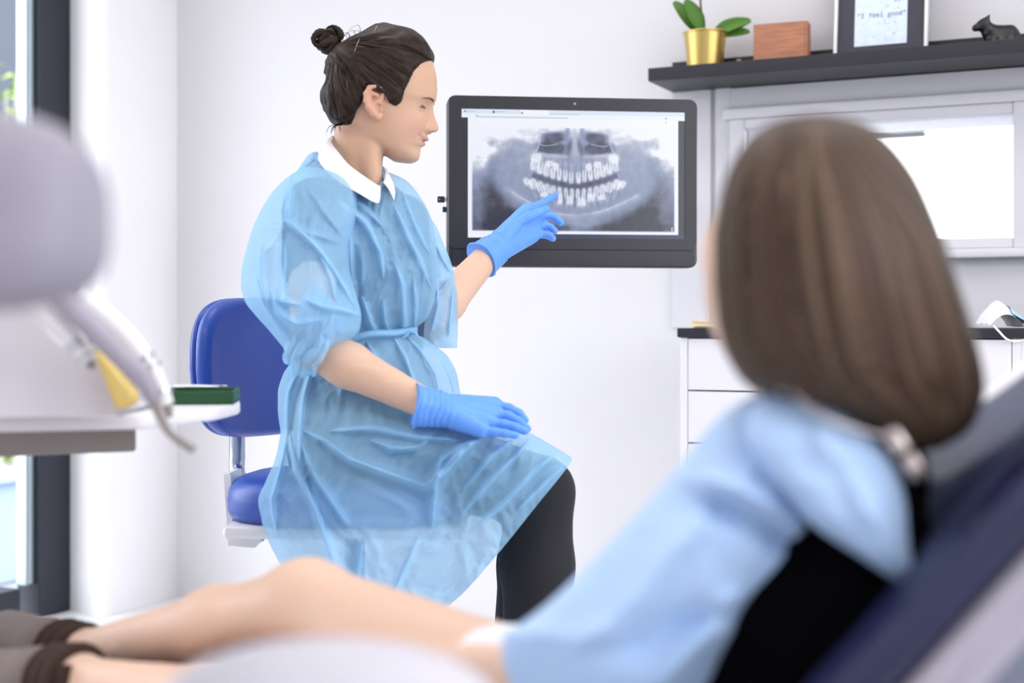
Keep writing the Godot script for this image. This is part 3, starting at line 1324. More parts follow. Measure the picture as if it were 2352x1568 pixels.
func radiograph() -> ImageTexture:
	xr.resize(XW * XH)
	var n := FastNoiseLite.new()
	n.seed = 9
	n.frequency = 0.012
	n.fractal_octaves = 4
	for y in XH:
		for x in XW:
			var zx := 205.0 + x * 1800.0 / XW
			var zy := 207.0 + y * 1800.0 / XW
			var u := (zx - 1105.0) / 820.0
			var v := (zy - 345.0) / 845.0
			# bone haze bright at the top, soft tissue greyer below, dark corners
			var b := 0.95 - 0.60 * smoothstep(0.10, 0.85, v + 0.22 * (1.0 - absf(u)))
			b += 0.22 * smoothstep(0.45, 0.95, absf(u)) * (1.0 - smoothstep(0.2, 0.65, v))
			b += 0.12 * n.get_noise_2d(x * 2.4 + 300.0, y * 2.4) * smoothstep(0.35, 0.7, absf(u))
			b += n.get_noise_2d(x * 1.0, y * 3.0) * 0.10
			xr[y * XW + x] = b
	# air round the jaw and the dark lower corners
	blob(470, 1000, 210, 300, 0.13, 0.85, 0.5, 0.5)
	blob(1740, 1010, 210, 280, 0.15, 0.8, -0.5, 0.5)
	blob(520, 1120, 240, 120, 0.10, 0.9, 0.1, 0.4)
	blob(1620, 1110, 320, 130, 0.10, 0.9, -0.08, 0.4)
	blob(330, 950, 60, 260, 0.50, 0.55, 0.0, 0.8)
	blob(1860, 960, 70, 260, 0.48, 0.55, 0.0, 0.8)
	# rami and body of the jaw
	blob(640, 720, 170, 210, 0.62, 0.75, -0.5, 0.5)
	blob(1590, 720, 170, 210, 0.62, 0.75, 0.5, 0.5)
	band([[540, 560], [560, 760], [640, 900], [830, 1020], [1100, 1060], [1380, 1015], [1590, 900], [1690, 760], [1700, 600]], 190, 0.60, 0.55)
	band([[560, 840], [680, 930], [840, 1020], [1000, 1060], [1110, 1070], [1260, 1050], [1450, 985], [1640, 890]], 56, 0.84, 0.30)
	band([[600, 870], [840, 1012], [1000, 1052], [1110, 1060], [1260, 1042], [1450, 978], [1620, 890]], 14, 0.95, 0.30)
	band([[470, 600], [440, 720], [400, 880]], 110, 0.24, 0.20)
	band([[1740, 600], [1790, 740], [1830, 880]], 110, 0.26, 0.20)
	band([[420, 500], [620, 470], [780, 520]], 70, 0.52, 0.22)
	band([[1800, 500], [1600, 470], [1440, 520]], 70, 0.52, 0.22)
	for q in [[430, 450, 60, 40], [1760, 440, 60, 40], [640, 540, 110, 60], [1560, 540, 110, 60]]:
		blob(q[0], q[1], q[2], q[3], 0.55, 0.4, 0.0, 0.8)
	# sinuses and nasal cavity
	for s in [-1, 1]:
		blob(1110 + s * 170, 430, 95, 46, 0.14, 0.85, s * 0.12, 0.4, 3.0)
		blob(1110 + s * 185, 515, 125, 50, 0.14, 0.88, s * -0.05, 0.35, 3.0)
		blob(1110 + s * 60, 430, 22, 100, 0.40, 0.6, 0.0, 0.6)
		blob(1110 + s * 45, 520, 20, 90, 0.22, 0.7, s * -0.2, 0.5)
		band([[1110 + s * 280, 350], [1110 + s * 285, 470], [1110 + s * 320, 560]], 12, 0.85, 0.6)
		band([[1110 + s * 60, 585], [1110 + s * 200, 575], [1110 + s * 330, 560]], 30, 0.86, 0.55)
		band([[1110 + s * 70, 370], [1110 + s * 180, 378], [1110 + s * 270, 360]], 16, 0.8, 0.45)
		band([[1110 + s * 130, 478], [1110 + s * 240, 495], [1110 + s * 300, 470]], 9, 0.7, 0.6)
	blob(1108, 470, 16, 150, 0.78, 0.75, 0.0, 0.5)
	blob(1108, 620, 22, 150, 0.70, 0.6, 0.0, 0.6)
	# dark gap between the rows
	band([[770, 735], [860, 760], [980, 800], [1110, 825], [1240, 800], [1360, 765], [1450, 730]], 46, 0.22, 0.8)
	# palate shade and alveolar bone
	blob(1110, 650, 330, 110, 0.60, 0.35, 0.0, 0.5)
	# upper teeth: crown, root and pulp
	for k in 14:
		var s := k - 6.5
		var x := 1110.0 + s * 47.0 + signf(s) * 6.0 + s * absf(s) * 0.4
		var q := absf(s) / 6.5
		var big := 20.0 + 10.0 * smoothstep(0.35, 0.8, q)
		var yb := 790.0 - 92.0 * q * q + (10.0 if absf(s) < 1.0 else 0.0)
		var lean := -s * 0.02
		blob(x - s * 1.5, yb - 105, big * 0.62, 66, 0.74, 0.7, lean, 0.3, 2.4)
		blob(x, yb - 48, big * 1.02, 50, 0.93, 0.88, lean, 0.25, 3.0)
		blob(x - s * 1.0, yb - 90, 4.5, 46, 0.45, 0.55, lean, 0.5)
		blob(x + 23.5, yb - 80, 2.6, 70, 0.35, 0.5, lean, 0.5)
	for q in [[800, 595, 44, 38], [1425, 595, 46, 40], [905, 640, 34, 26], [1295, 645, 36, 28], [958, 665, 26, 34], [1222, 665, 26, 34]]:
		blob(q[0], q[1], q[2], q[3], 0.97, 0.85, 0.0, 0.35, 2.6)
	# lower teeth
	for k in 14:
		var s := k - 6.5
		var x := 1110.0 + s * 46.0 + s * absf(s) * 0.9
		var q := absf(s) / 6.5
		var big := 17.0 + 14.0 * smoothstep(0.3, 0.8, q)
		var yt := 842.0 - 78.0 * q * q
		var lean := s * 0.045
		blob(x - s * 2.0, yt + 108, big * 0.6, 60, 0.74, 0.7, lean, 0.3, 2.4)
		blob(x, yt + 42, big * 1.04, 44, 0.93, 0.86, lean, 0.25, 3.0)
		blob(x - s * 1.2, yt + 85, 4.5, 44, 0.48, 0.5, lean, 0.5)
		blob(x + 22.0, yt + 70, 2.6, 60, 0.36, 0.5, lean, 0.5)
	for q in [[862, 898, 30, 24, 0.2], [1325, 915, 38, 28, -0.2], [1240, 920, 34, 40, 0.0], [728, 795, 26, 44, -0.6], [1490, 810, 28, 46, 0.65], [990, 935, 22, 52, 0.1], [1165, 955, 40, 44, 0.0], [1070, 940, 26, 44, 0.0]]:
		blob(q[0], q[1], q[2], q[3], 0.96, 0.85, q[4], 0.35, 2.8)
		blob(q[0], q[1] + q[3] * 0.9, q[2] * 0.9, q[3] * 0.35, 0.55, 0.5, q[4], 0.6)
	for q in [[880, 870], [1320, 880]]:
		band([[q[0] - 42, q[1] + 20], [q[0], q[1] - 25], [q[0] + 42, q[1] + 20]], 9, 0.85, 0.5)
	# spine shadow and hyoid at the foot
	blob(1190, 1100, 130, 60, 0.60, 0.55, 0.0, 0.6)
	blob(1105, 1130, 34, 90, 0.68, 0.5, 0.0, 0.6)
	blob(700, 1150, 360, 42, 0.12, 0.8, 0.02, 0.4)
	blob(1600, 1160, 330, 40, 0.12, 0.85, -0.02, 0.4)
	# trabecular grain of the bone
	n.frequency = 0.06
	for y in XH:
		for x in XW:
			xr[y * XW + x] += 0.07 * n.get_noise_2d(x * 0.5, y * 0.4) + 0.035 * n.get_noise_2d(x * 3.0, y * 2.0 + 200.0)
	# windows of the program round the picture
	var bytes := PackedByteArray()
	bytes.resize(XW * XH * 3)
	n.frequency = 0.25
	for y in XH:
		for x in XW:
			var zx := 205.0 + x * 1800.0 / XW
			var zy := 207.0 + y * 1800.0 / XW
			var v := clampf((xr[y * XW + x] - 0.10) * 1.16 + n.get_noise_2d(x, y) * 0.03, 0.03, 1.0)
			v = lerpf(1.0, v, smoothstep(335, 365, zy) * smoothstep(280, 300, zx) * (1.0 - smoothstep(1908, 1926, zx)) * (1.0 - smoothstep(1180, 1194, zy)))
			var c := Color(0.16, 0.165, 0.225).lerp(Color(0.945, 0.955, 1.0), v)
			var mid := Color(0.53, 0.61, 0.79)
			c = c.lerp(mid, 0.55 * (1.0 - absf(v * 2.0 - 1.0)))
			if zy < 345:
				c = Color(0.95, 0.96, 1.0)
			if zy < 240:
				c = Color(0.86, 0.90, 0.965)
				if zx > 670 and zx < 900:
					c = Color(0.95, 0.96, 1.0)
			elif zy < 275:
				c = Color(0.93, 0.95, 0.99)
				if zx > 320 and zx < 1060 and absf(zy - 268) < 5:
					c = Color(0.78, 0.80, 0.84)
			for q in [[233, 224, 7], [460, 227, 8], [685, 232, 6], [325, 258, 5], [1850, 258, 6], [1850, 290, 4]]:
				if absf(zx - q[0]) < q[2] and absf(zy - q[1]) < q[2]:
					c = Color(0.35, 0.37, 0.43)
			for q in [[250, 310], [480, 555], [905, 1150]]:
				if zx > q[0] and zx < q[1] and absf(zy - 226 - (12 if q[0] > 900 else 0)) < 3:
					c = c.lerp(Color(0.62, 0.65, 0.70), 0.7)
			if zy > 275 and (zx < 255 or zx > 1950):
				c = Color(0.16, 0.165, 0.21)
			if zy > 1212:
				c = Color(0.17, 0.20, 0.33)
				if zx < 255:
					c = Color(0.16, 0.165, 0.21)
				elif zx < 620:
					c = Color(0.95, 0.96, 1.0)
			if zx > 1895 and zx < 1903 and zy > 1150 and zy < 1185:
				c = Color(0.9, 0.92, 1.0)
			var at := (y * XW + x) * 3
			bytes[at] = int(c.r * 255)
			bytes[at + 1] = int(c.g * 255)
			bytes[at + 2] = int(c.b * 255)
	return ImageTexture.create_from_image(Image.create_from_data(XW, XH, false, Image.FORMAT_RGB8, bytes))


func rounded(w: float, h: float, r: float, n := 6) -> PackedVector2Array:
	var out := PackedVector2Array()
	for q in [[1, 1, 0.0], [-1, 1, 0.5], [-1, -1, 1.0], [1, -1, 1.5]]:
		for k in n + 1:
			var a: float = PI * (q[2] + 0.5 * k / n)
			out.append(Vector2(q[0] * (w / 2 - r) + cos(a) * r, q[1] * (h / 2 - r) + sin(a) * r))
	return out


func screen() -> void:
	var base := Vector3(0.135, 1.168, -3.10)
	var t := thing_cam("dental_monitor", "black all-in-one computer screen showing a panoramic tooth radiograph", "monitor", base)
	t.rotation.y = YAW + 0.1134
	var g := G.new()
	g.slab(rounded(0.552, 0.371, 0.018), -0.046, -0.004, 0.003)
	part("housing", g, M.bezel, t)
	# front glass frame in four pieces round the picture, lower bar apart
	g = G.new()
	var top := 0.1835
	var low := -0.1466
	var fr := rounded(0.546, top - low, 0.016)
	var yc := (top + low) / 2
	var hole := PackedVector2Array([Vector2(-0.2454, -0.1224 - yc), Vector2(0.2467, -0.1224 - yc), Vector2(0.2467, 0.1558 - yc), Vector2(-0.2454, 0.1558 - yc)])
	var ring := []
	for z in [-0.004, 0.0]:
		var r0 := PackedVector3Array()
		for p in fr:
			r0.append(Vector3(p.x, p.y + yc, z))
		ring.append(r0)
	var inner := PackedVector3Array()
	var inner2 := PackedVector3Array()
	for p in fr:
		# the matching point on the border of the picture
		var q := Vector2(clampf(p.x * 3.0, -0.2454, 0.2467), clampf(p.y * 3.0, hole[0].y, hole[2].y))
		inner.append(Vector3(q.x, q.y + yc, 0.0))
		inner2.append(Vector3(q.x, q.y + yc, -0.004))
	ring.append(inner)
	ring.append(inner2)
	g.grid([ring[0], ring[1]], true)
	g.grid([ring[1], ring[2]], true)
	g.grid([ring[2], ring[3]], true)
	part("bezel", g, M.bezel, t)
	g = G.new()
	g.box(Vector3(0, -0.1655, -0.0025), Vector3(0.528, 0.034, 0.004), 0.001)
	part("speaker_bar", g, M.dark_plastic, t)
	g = G.new()
	g.lathe([[0.0028, 0], [0.0028, 0.0008], [0.0018, 0.001]], Vector3(0.002, 0.1705, -0.0005), 16, Basis(Vector3.RIGHT, PI / 2))
	part("webcam", g, M.grey_plastic, t, "small grey webcam lens")
	g = G.new()
	var a := g.pt(Vector3(-0.2454, 0.1558, -0.002), Vector2(0, 0))
	g.pt(Vector3(0.2467, 0.1558, -0.002), Vector2(1, 0))
	g.pt(Vector3(0.2467, -0.1224, -0.002), Vector2(1, 1))
	g.pt(Vector3(-0.2454, -0.1224, -0.002), Vector2(0, 1))
	g.tri(a, a + 1, a + 2)
	g.tri(a, a + 2, a + 3)
	var sm := mat("screen_picture", Color(0.01, 0.01, 0.012), 0.25)
	sm.emission_enabled = true
	sm.emission_operator = BaseMaterial3D.EMISSION_OP_MULTIPLY
	sm.emission = Color.WHITE
	sm.emission_texture = radiograph()
	sm.emission_energy_multiplier = SCREEN
	part("display_screen", g, sm, t, "lit screen with a grey panoramic dental radiograph")
	# swivel arm to the wall
	g = G.new()
	g.box(Vector3(0, 0.0, -0.056), Vector3(0.12, 0.12, 0.02), 0.003)
	part("mount_plate", g, M.grey_plastic, t)
	g = G.new()
	g.tube([Vector3(0, 0, -0.06), Vector3(0.02, 0.0, -0.16)], [0.02], 12)
	var into_wall := (Basis(Vector3.UP, -(YAW + 0.1134)) * Vector3(0, 0, -1))
	var p0 := Vector3(0.02, 0, -0.16)
	var world_z := t.position.z + (Basis(Vector3.UP, t.rotation.y) * p0).z
	g.tube([p0, p0 + into_wall * (world_z - 0.012)], [0.02], 12)
	part("swivel_arm", g, M.grey_plastic, t)
	g = G.new()
	g.box(p0 + into_wall * (world_z - 0.012), Vector3(0.08, 0.14, 0.02), 0.003, Basis(Vector3.UP, -(YAW + 0.1134)))
	part("wall_bracket", g, M.grey_plastic, t)
	# two plugs in the left side
	var u := thing_cam("usb_receiver", "black plug with a tiny blue light in the screen's side", "plug", cam(1013, 458, 3.09))
	g = G.new()
	g.box(Vector3.ZERO, Vector3(0.0155, 0.0135, 0.007), 0.001)
	part("shell", g, M.dark_plastic, u)
	g = G.new()
	g.box(Vector3(0.0095, 0, 0), Vector3(0.006, 0.009, 0.004), 0.0004)
	part("connector", g, M.chrome, u)
	g = G.new()
	g.box(Vector3(-0.003, 0.0, 0.0036), Vector3(0.002, 0.002, 0.0006), 0.0002)
	var led := mat("led_blue", Color(0.3, 0.5, 1.0), 0.4)
	led.emission_enabled = true
	led.emission = Color(0.35, 0.5, 1.0)
	part("led_lamp", g, led, u)
	u = thing_cam("usb_receiver", "smaller black plug in the screen's side under the lit plug", "plug", cam(1021, 481, 3.09))
	g = G.new()
	g.box(Vector3.ZERO, Vector3(0.0085, 0.012, 0.007), 0.001)
	part("shell", g, M.dark_plastic, u)
	g = G.new()
	g.box(Vector3(0.006, 0, 0), Vector3(0.006, 0.008, 0.004), 0.0004)
	part("connector", g, M.chrome, u)


const SCREEN := 0.95


func stool() -> void:
	var base := cam(815, HY, 2.52)
	base.y = 0
	var t := thing_cam("dentist_stool", "blue vinyl dentist stool with backrest under the gowned woman", "stool", base)
	var f := Vector3(0.8, 0, 0.6)
	var a := Vector3(0.6, 0, -0.8)
	# backrest pad: rings from the back shell over the rim to the domed front
	var mid := C(590, 842, 2.78)
	var hw := 0.200
	var hh := 0.134
	var prof := [[-0.016, 0.90], [-0.013, 0.97], [-0.006, 1.0], [0.0, 1.0], [0.004, 0.975], [0.008, 1.0], [0.020, 1.0], [0.031, 0.965], [0.037, 0.91], [0.0365, 0.86], [0.039, 0.72], [0.043, 0.45], [0.045, 0.2], [0.045, 0.02]]
	for piece in 2:
		var rows := []
		for q in (prof.slice(0, 5) if piece == 0 else prof.slice(4)):
			var ring := PackedVector3Array()
			for k in 56:
				var w := TAU * k / 56
				var cx := signf(cos(w)) * pow(absf(cos(w)), 0.62)
				var cy := signf(sin(w)) * pow(absf(sin(w)), 0.62)
				var narrow := 1.0 - 0.10 * maxf(0.0, -cy)
				var s: float = cx * hw * q[1] * narrow
				var bend := 1.15 * s * s
				ring.append(mid + a * s + Vector3.UP * cy * hh * q[1] + f * (float(q[0]) + bend))
			rows.append(ring)
		var g := G.new()
		g.grid(rows, true, true)
		part("backrest_shell" if piece == 0 else "backrest_pad", g, M.blue_vinyl, t)
	# worn patch of the piping
	var g2 := G.new()
	for k in 7:
		var y := 800.0 + k * 7.5
		g2.box(C(447 + k * 1.3 + (k % 2) * 2.0, y, 2.615), Vector3(0.0035, 0.008, 0.006), 0.001, Basis(Vector3.BACK, -0.2 + 0.25 * (k % 3)))
	part("worn_piping", g2, mat("foam", Color(0.72, 0.71, 0.70), 0.9), t, "torn piping showing pale foam")
	var g := G.new()
	g.tube(curve([C(545, 985, 2.80), C(545, 1040, 2.80), C(549, 1095, 2.78), C(600, 1150, 2.70), C(815, 1190, 2.52)], 24), [0.0155], 14)
	part("back_post", g, M.steel, t, "steel tube carrying the backrest")
	# seat cushion
	g = G.new()
	var c := C(815, 1132, 2.52)
	var rows2 := []
	for q in [[-0.036, 0.90], [-0.034, 0.97], [-0.022, 1.0], [0.0, 1.005], [0.006, 0.998], [0.010, 0.998], [0.020, 0.985], [0.030, 0.94], [0.036, 0.85], [0.037, 0.5], [0.036, 0.05]]:
		var ring := PackedVector3Array()
		for k in 48:
			var w := TAU * k / 48
			var cx := signf(cos(w)) * pow(absf(cos(w)), 0.7)
			var cz := signf(sin(w)) * pow(absf(sin(w)), 0.7)
			ring.append(c + Vector3(cx * 0.215 * q[1], float(q[0]), cz * 0.19 * q[1]))
		rows2.append(ring)
	g.grid(rows2, true, true)
	part("seat", g, M.blue_vinyl, t)
	g = G.new()
	g.box(C(815, 1192, 2.52), Vector3(0.40, 0.022, 0.34), 0.006)
	part("seat_pan", g, M.white_plastic, t)
	g = G.new()
	g.slab(PackedVector2Array([Vector2(-0.030, 0.075), Vector2(-0.018, 0.075), Vector2(-0.014, -0.010), Vector2(0.030, -0.022), Vector2(0.034, -0.040), Vector2(0.024, -0.052), Vector2(-0.022, -0.048)]), -0.05, 0.05, 0.003, Basis.IDENTITY, C(566, 1180, 2.50))
	part("lever_housing", g, M.white_plastic, t)
	g = G.new()
	g.tube([C(556, 1236, 2.50), C(604, 1238, 2.48)], [0.004], 8)
	part("lever", g, M.chrome, t)
	g = G.new()
	g.lathe([[0.028, 0.10], [0.028, 0.32], [0.018, 0.33], [0.018, 0.49]], Vector3.ZERO, 20)
	part("gas_column", g, M.steel, t)
	for k in 5:
		var w := TAU * k / 5 + 0.3
		var d := Vector3(cos(w), 0, sin(w))
		g = G.new()
		g.tube([d * 0.02 + Vector3(0, 0.11, 0), d * 0.16 + Vector3(0, 0.10, 0), d * 0.27 + Vector3(0, 0.075, 0)], [0.022, 0.018, 0.013], 10)
		var leg := part("leg", g, M.steel, t)
		g = G.new()
		g.lathe([[0.020, -0.011], [0.026, -0.008], [0.026, 0.008], [0.020, 0.011]], d * 0.27 + Vector3(0, 0.026, 0), 16, Basis(Vector3(0, 1, 0), d.cross(Vector3.UP), d))
		part("castor", g, M.dark_plastic, leg)


# ---- the seated woman ----
const PPM := 1307.0     # pixels of the photograph per metre at her depth
var head_at: Vector3
var head_b: Basis
var T_face: Array
var T_hair: Array
var hair_poly: PackedVector2Array


func hx(px: float) -> float:
	return (px - 880.0) / PPM


func hy(py: float) -> float:
	return (215.0 - py) / PPM


func head_tables() -> void:
	# y, profile front, front without nose and lips, back, half width, spread of the profile ridge
	var rows := [
		[374.0, 948, 948, 930, 0.010, 0.02], [370.5, 956, 956, 906, 0.022, 0.02], [365, 962, 961, 896, 0.032, 0.02], [357, 964.5, 962, 884, 0.040, 0.02], [349, 965, 961, 870, 0.046, 0.018],
		[343, 966, 961.5, 858, 0.0495, 0.018], [338.5, 966.5, 963, 848, 0.052, 0.018], [335, 973, 966, 842, 0.0535, 0.021], [331, 977.5, 968, 834, 0.0553, 0.022], [328, 977, 969, 829, 0.0565, 0.022], [325.5, 973, 970, 825, 0.0575, 0.022],
		[323, 982, 971, 822, 0.0585, 0.021], [320, 985, 972.5, 818, 0.0593, 0.020], [316, 982.5, 975, 813, 0.0605, 0.015], [311, 981.5, 976.5, 807, 0.0620, 0.012], [306.5, 984, 978, 802, 0.0632, 0.012], [304, 990, 979, 799, 0.0639, 0.0125], [302, 1002, 979.5, 797, 0.0644, 0.0130],
		[298, 1006.5, 980, 792, 0.0655, 0.0130], [292, 1007.5, 980.5, 786, 0.0668, 0.0115], [285, 1005, 981, 780, 0.0683, 0.0100], [274, 1001, 982, 774, 0.0705, 0.0092], [262, 997.5, 984, 768, 0.0725, 0.0088], [251, 995.5, 987, 764, 0.0738, 0.0090],
		[241, 995.5, 990, 761, 0.0748, 0.0110], [234, 999, 995, 760, 0.0755, 0.0200], [226, 1002, 1000, 759, 0.0762, 0.03], [208, 1004, 1003.5, 758, 0.0770, 0.03], [185, 1003.5, 1003.5, 759, 0.0772, 0.03], [165, 1000.5, 1000.5, 762, 0.0765, 0.03],
		[145, 995, 995, 768, 0.0745, 0.03], [125, 987, 987, 778, 0.0710, 0.03], [105, 972, 972, 792, 0.0650, 0.03], [88, 950, 950, 812, 0.0560, 0.03], [75, 925, 925, 836, 0.0430, 0.03], [66, 900, 900, 862, 0.0270, 0.03], [62, 888, 888, 876, 0.010, 0.03]]
	for r in rows:
		T_face.append([hy(r[0]), hx(r[1]), hx(r[2]), hx(r[3]), r[4], r[5]])
	# hair: y, front, back, half width
	for r in [[292, 835, 782, 0.052], [285, 845, 766, 0.064], [270, 935, 750, 0.078], [250, 980, 742, 0.086], [225, 992, 739, 0.088], [205, 996, 744, 0.089], [190, 998, 749, 0.089], [165, 997, 747, 0.087], [145, 997.5, 751, 0.085], [130, 995.5, 757, 0.082], [112, 988, 772, 0.076], [96, 979, 795, 0.068], [82, 969, 822, 0.056], [69, 944, 842, 0.041], [60, 915, 860, 0.026], [55, 890, 876, 0.008]]:
		T_hair.append([hy(r[0]), hx(r[1]), hx(r[2]), r[3]])
	for q in [[1012, 30], [1006, 146], [994, 146], [967, 151], [948, 167], [938, 185], [927, 208], [921, 232], [906, 246], [892, 236], [884, 216], [866, 196], [842, 198], [834, 226], [828, 240], [819, 250], [812, 262], [814, 275], [803, 286], [790, 291], [778, 286], [762, 276], [715, 285], [715, 30]]:
		var v := nearer(Vector2(q[0], q[1]), 0.045 if q[0] < 800 else 0.07 * smoothstep(1000.0, 935.0, q[0]))
		hair_poly.append(Vector2(hx(v.x), hy(v.y)))


# a point seen at p that lies z nearer than the middle of the head: where it is when measured at the middle
func nearer(p: Vector2, z: float) -> Vector2:
	var k := (2.5 - z) / 2.5
	return Vector2(CX + (p.x - CX) * k, HY + (p.y - HY) * k)


# radial distance from an oval section
func oval(dx: float, z: float, a: float, w: float, n: float) -> float:
	var l := sqrt(dx * dx + z * z)
	if l < 1e-6:
		return -minf(a, w)
	var g := pow(pow(absf(dx) / a, n) + pow(absf(z) / w, n), 1.0 / n)
	return l - l / g


var face_cache_y := 1e9
var face_cache := [0.0, 0.0, 0.0, 0.0, 0.0]


func head_field(p: Vector3) -> float:
	var lo: float = T_face[0][0]
	var hi: float = T_face[T_face.size() - 1][0]
	var y := clampf(p.y, lo, hi)
	if y != face_cache_y:
		face_cache_y = y
		for k in 5:
			face_cache[k] = tab(T_face, y, k + 1)
	var w: float = face_cache[3]
	var z := p.z
	var xf: float = face_cache[1] + (face_cache[0] - face_cache[1]) * exp(-pow(z / face_cache[4], 2.0))
	var xb: float = face_cache[2]
	var xc := lerpf(xb, face_cache[1], 0.44)
	var dx := p.x - xc
	var a := (xf - xc) if dx > 0.0 else (xc - xb)
	var d := oval(dx, z, maxf(a, 0.003), w, 2.15 if dx > 0.0 else 2.1)
	if dx > 0.0:
		var az := absf(z)
		# eye sockets, cheeks, smile crease, nostril wings
		var ey := y - hy(252.0)
		d += 0.0085 * exp(-pow(ey / 0.0095, 2.0) - pow((az - 0.030) / 0.013, 2.0))
		d -= 0.0030 * exp(-pow((y - hy(234.0)) / 0.0065, 2.0) - pow((az - 0.034) / 0.020, 2.0))
		d -= 0.0045 * exp(-pow((y - hy(286.0)) / 0.016, 2.0) - pow((az - 0.040) / 0.016, 2.0))
		d += 0.0016 * exp(-pow((y - hy(306.0) + (az - 0.024) * 1.2) / 0.007, 2.0) - pow((az - 0.0245) / 0.0035, 2.0))
		d += 0.0022 * exp(-pow((y - hy(316.5)) / 0.004, 2.0) - pow((az - 0.0305) / 0.004, 2.0))
		d += 0.0026 * exp(-pow((y - hy(326.0) - az * az * 11.0) / 0.0015, 2.0) - pow(az / 0.029, 4.0))
	if p.y > hi or p.y < lo:
		d = maxf(d, absf(p.y - y))
	return d


var ear_bones := []
var neck_bones := []


func skin_field(p: Vector3) -> float:
	var d := head_field(p)
	# nostril wing and eyelid on either side
	var q := Vector3(p.x, p.y, absf(p.z))
	if q.x > 0.045 and q.y < 0.02 and q.y > -0.085:
		d = smin(d, bone(q, Vector3(hx(985), hy(293), 0.0105), Vector3(hx(984), hy(298), 0.0125), 0.0065, 0.0062), 0.006)
		d = smin(d, q.distance_to(Vector3(0.0615, hy(252.5), 0.0305)) - 0.0128, 0.003)
		d = maxf(d, -(bone(q, Vector3(hx(991), hy(303.5), 0.0052), Vector3(hx(986), hy(301), 0.0062), 0.0026, 0.0030)))
		# upper lid fold
		d = smin(d, bone(q, Vector3(0.0715, hy(248.0), 0.021), Vector3(0.0645, hy(249.0), 0.0415), 0.0042, 0.0038), 0.003)
		d = smin(d, bone(q, Vector3(0.0710, hy(258.0), 0.021), Vector3(0.0640, hy(257.0), 0.0405), 0.0036, 0.0032), 0.003)
		# the slit of the smiling eye
		d = maxf(d, -(bone(q, Vector3(0.0765, hy(253.2), 0.022), Vector3(0.0665, hy(252.6), 0.0405), 0.0030, 0.0024)))
	if q.z > 0.06 and q.x > -0.045 and q.x < 0.028 and q.y < 0.018 and q.y > -0.072:
		var e := bones_field(q, ear_bones, 0.0035)
		e = maxf(e, -(q.distance_to(Vector3(-0.0025, hy(262.0), 0.0865)) - 0.0068))
		d = smin(d, e, 0.004)
	if p.y < 0.0:
		d = smin(d, bones_field(p, neck_bones, 0.014), 0.009)
	return d


func hair_solid(p: Vector3) -> float:
	var lo: float = T_hair[0][0]
	var hi: float = T_hair[T_hair.size() - 1][0]
	var y := clampf(p.y, lo, hi)
	var xf := tab(T_hair, y, 1)
	var xb := tab(T_hair, y, 2)
	var w := tab(T_hair, y, 3)
	var xc := lerpf(xb, xf, 0.46)
	var dx := p.x - xc
	var a := (xf - xc) if dx > 0.0 else (xc - xb)
	var d := oval(dx, p.z, maxf(a, 0.003), w, 2.15)
	if p.y > hi or p.y < lo:
		d = maxf(d, absf(p.y - y))
	# combed-back waves running towards the bun
	var bun := Vector2(hx(775), hy(120))
	var ang := atan2(p.y - bun.y, p.x - bun.x)
	d -= 0.0016 * sin(ang * 26.0 + noise.get_noise_3d(p.x * 300, p.y * 300, p.z * 300) * 3.0)
	d -= 0.004 * noise.get_noise_3d(p.x * 700 + 50, p.y * 700, p.z * 700)
	return d


func poly_distance(poly: PackedVector2Array, p: Vector2) -> float:
	var best := 1e9
	for k in poly.size():
		var q := Geometry2D.get_closest_point_to_segment(p, poly[k], poly[(k + 1) % poly.size()])
		best = minf(best, p.distance_squared_to(q))
	return -sqrt(best) if Geometry2D.is_point_in_polygon(p, poly) else sqrt(best)


func hair_field(p: Vector3) -> float:
	var d := hair_solid(p)
	if d > 0.03:
		return d
	var e := poly_distance(hair_poly, Vector2(p.x, p.y))
	# thin towards the hairline
	var k := 0.008
	var h := maxf(k - absf(d - e), 0.0) / k
	return maxf(d, e) + h * h * k * 0.25


const SKIN := Color(0.575, 0.350, 0.235)


func face_tint(p: Vector3) -> Color:
	var c := SKIN
	var z := absf(p.z)
	if p.x > 0.03:
		var lip := exp(-pow((p.y - hy(325.5) - z * z * 11.0) / (0.0070 - z * 0.12), 4.0) - pow(z / 0.0290, 6.0))
		if p.x < hx(940):
			lip = 0.0
		c = c.lerp(Color(0.43, 0.17, 0.155), clampf(lip, 0, 1) * 0.62)
		c = c.lerp(Color(0.62, 0.32, 0.24), 0.45 * exp(-pow((p.y - hy(288)) / 0.018, 2.0) - pow((z - 0.042) / 0.018, 2.0)))
		var slit := exp(-pow((p.y - hy(253)) / 0.0026, 2.0) - pow((z - 0.031) / 0.011, 4.0))
		c = c.lerp(Color(0.10, 0.06, 0.05), clampf(slit, 0, 1) * 0.9)
	if z > 0.0765 and p.x < 0.010 and p.y < 0.02:
		c = c.lerp(Color(0.62, 0.30, 0.22), 0.5 * smoothstep(0.0765, 0.082, z))
	return c


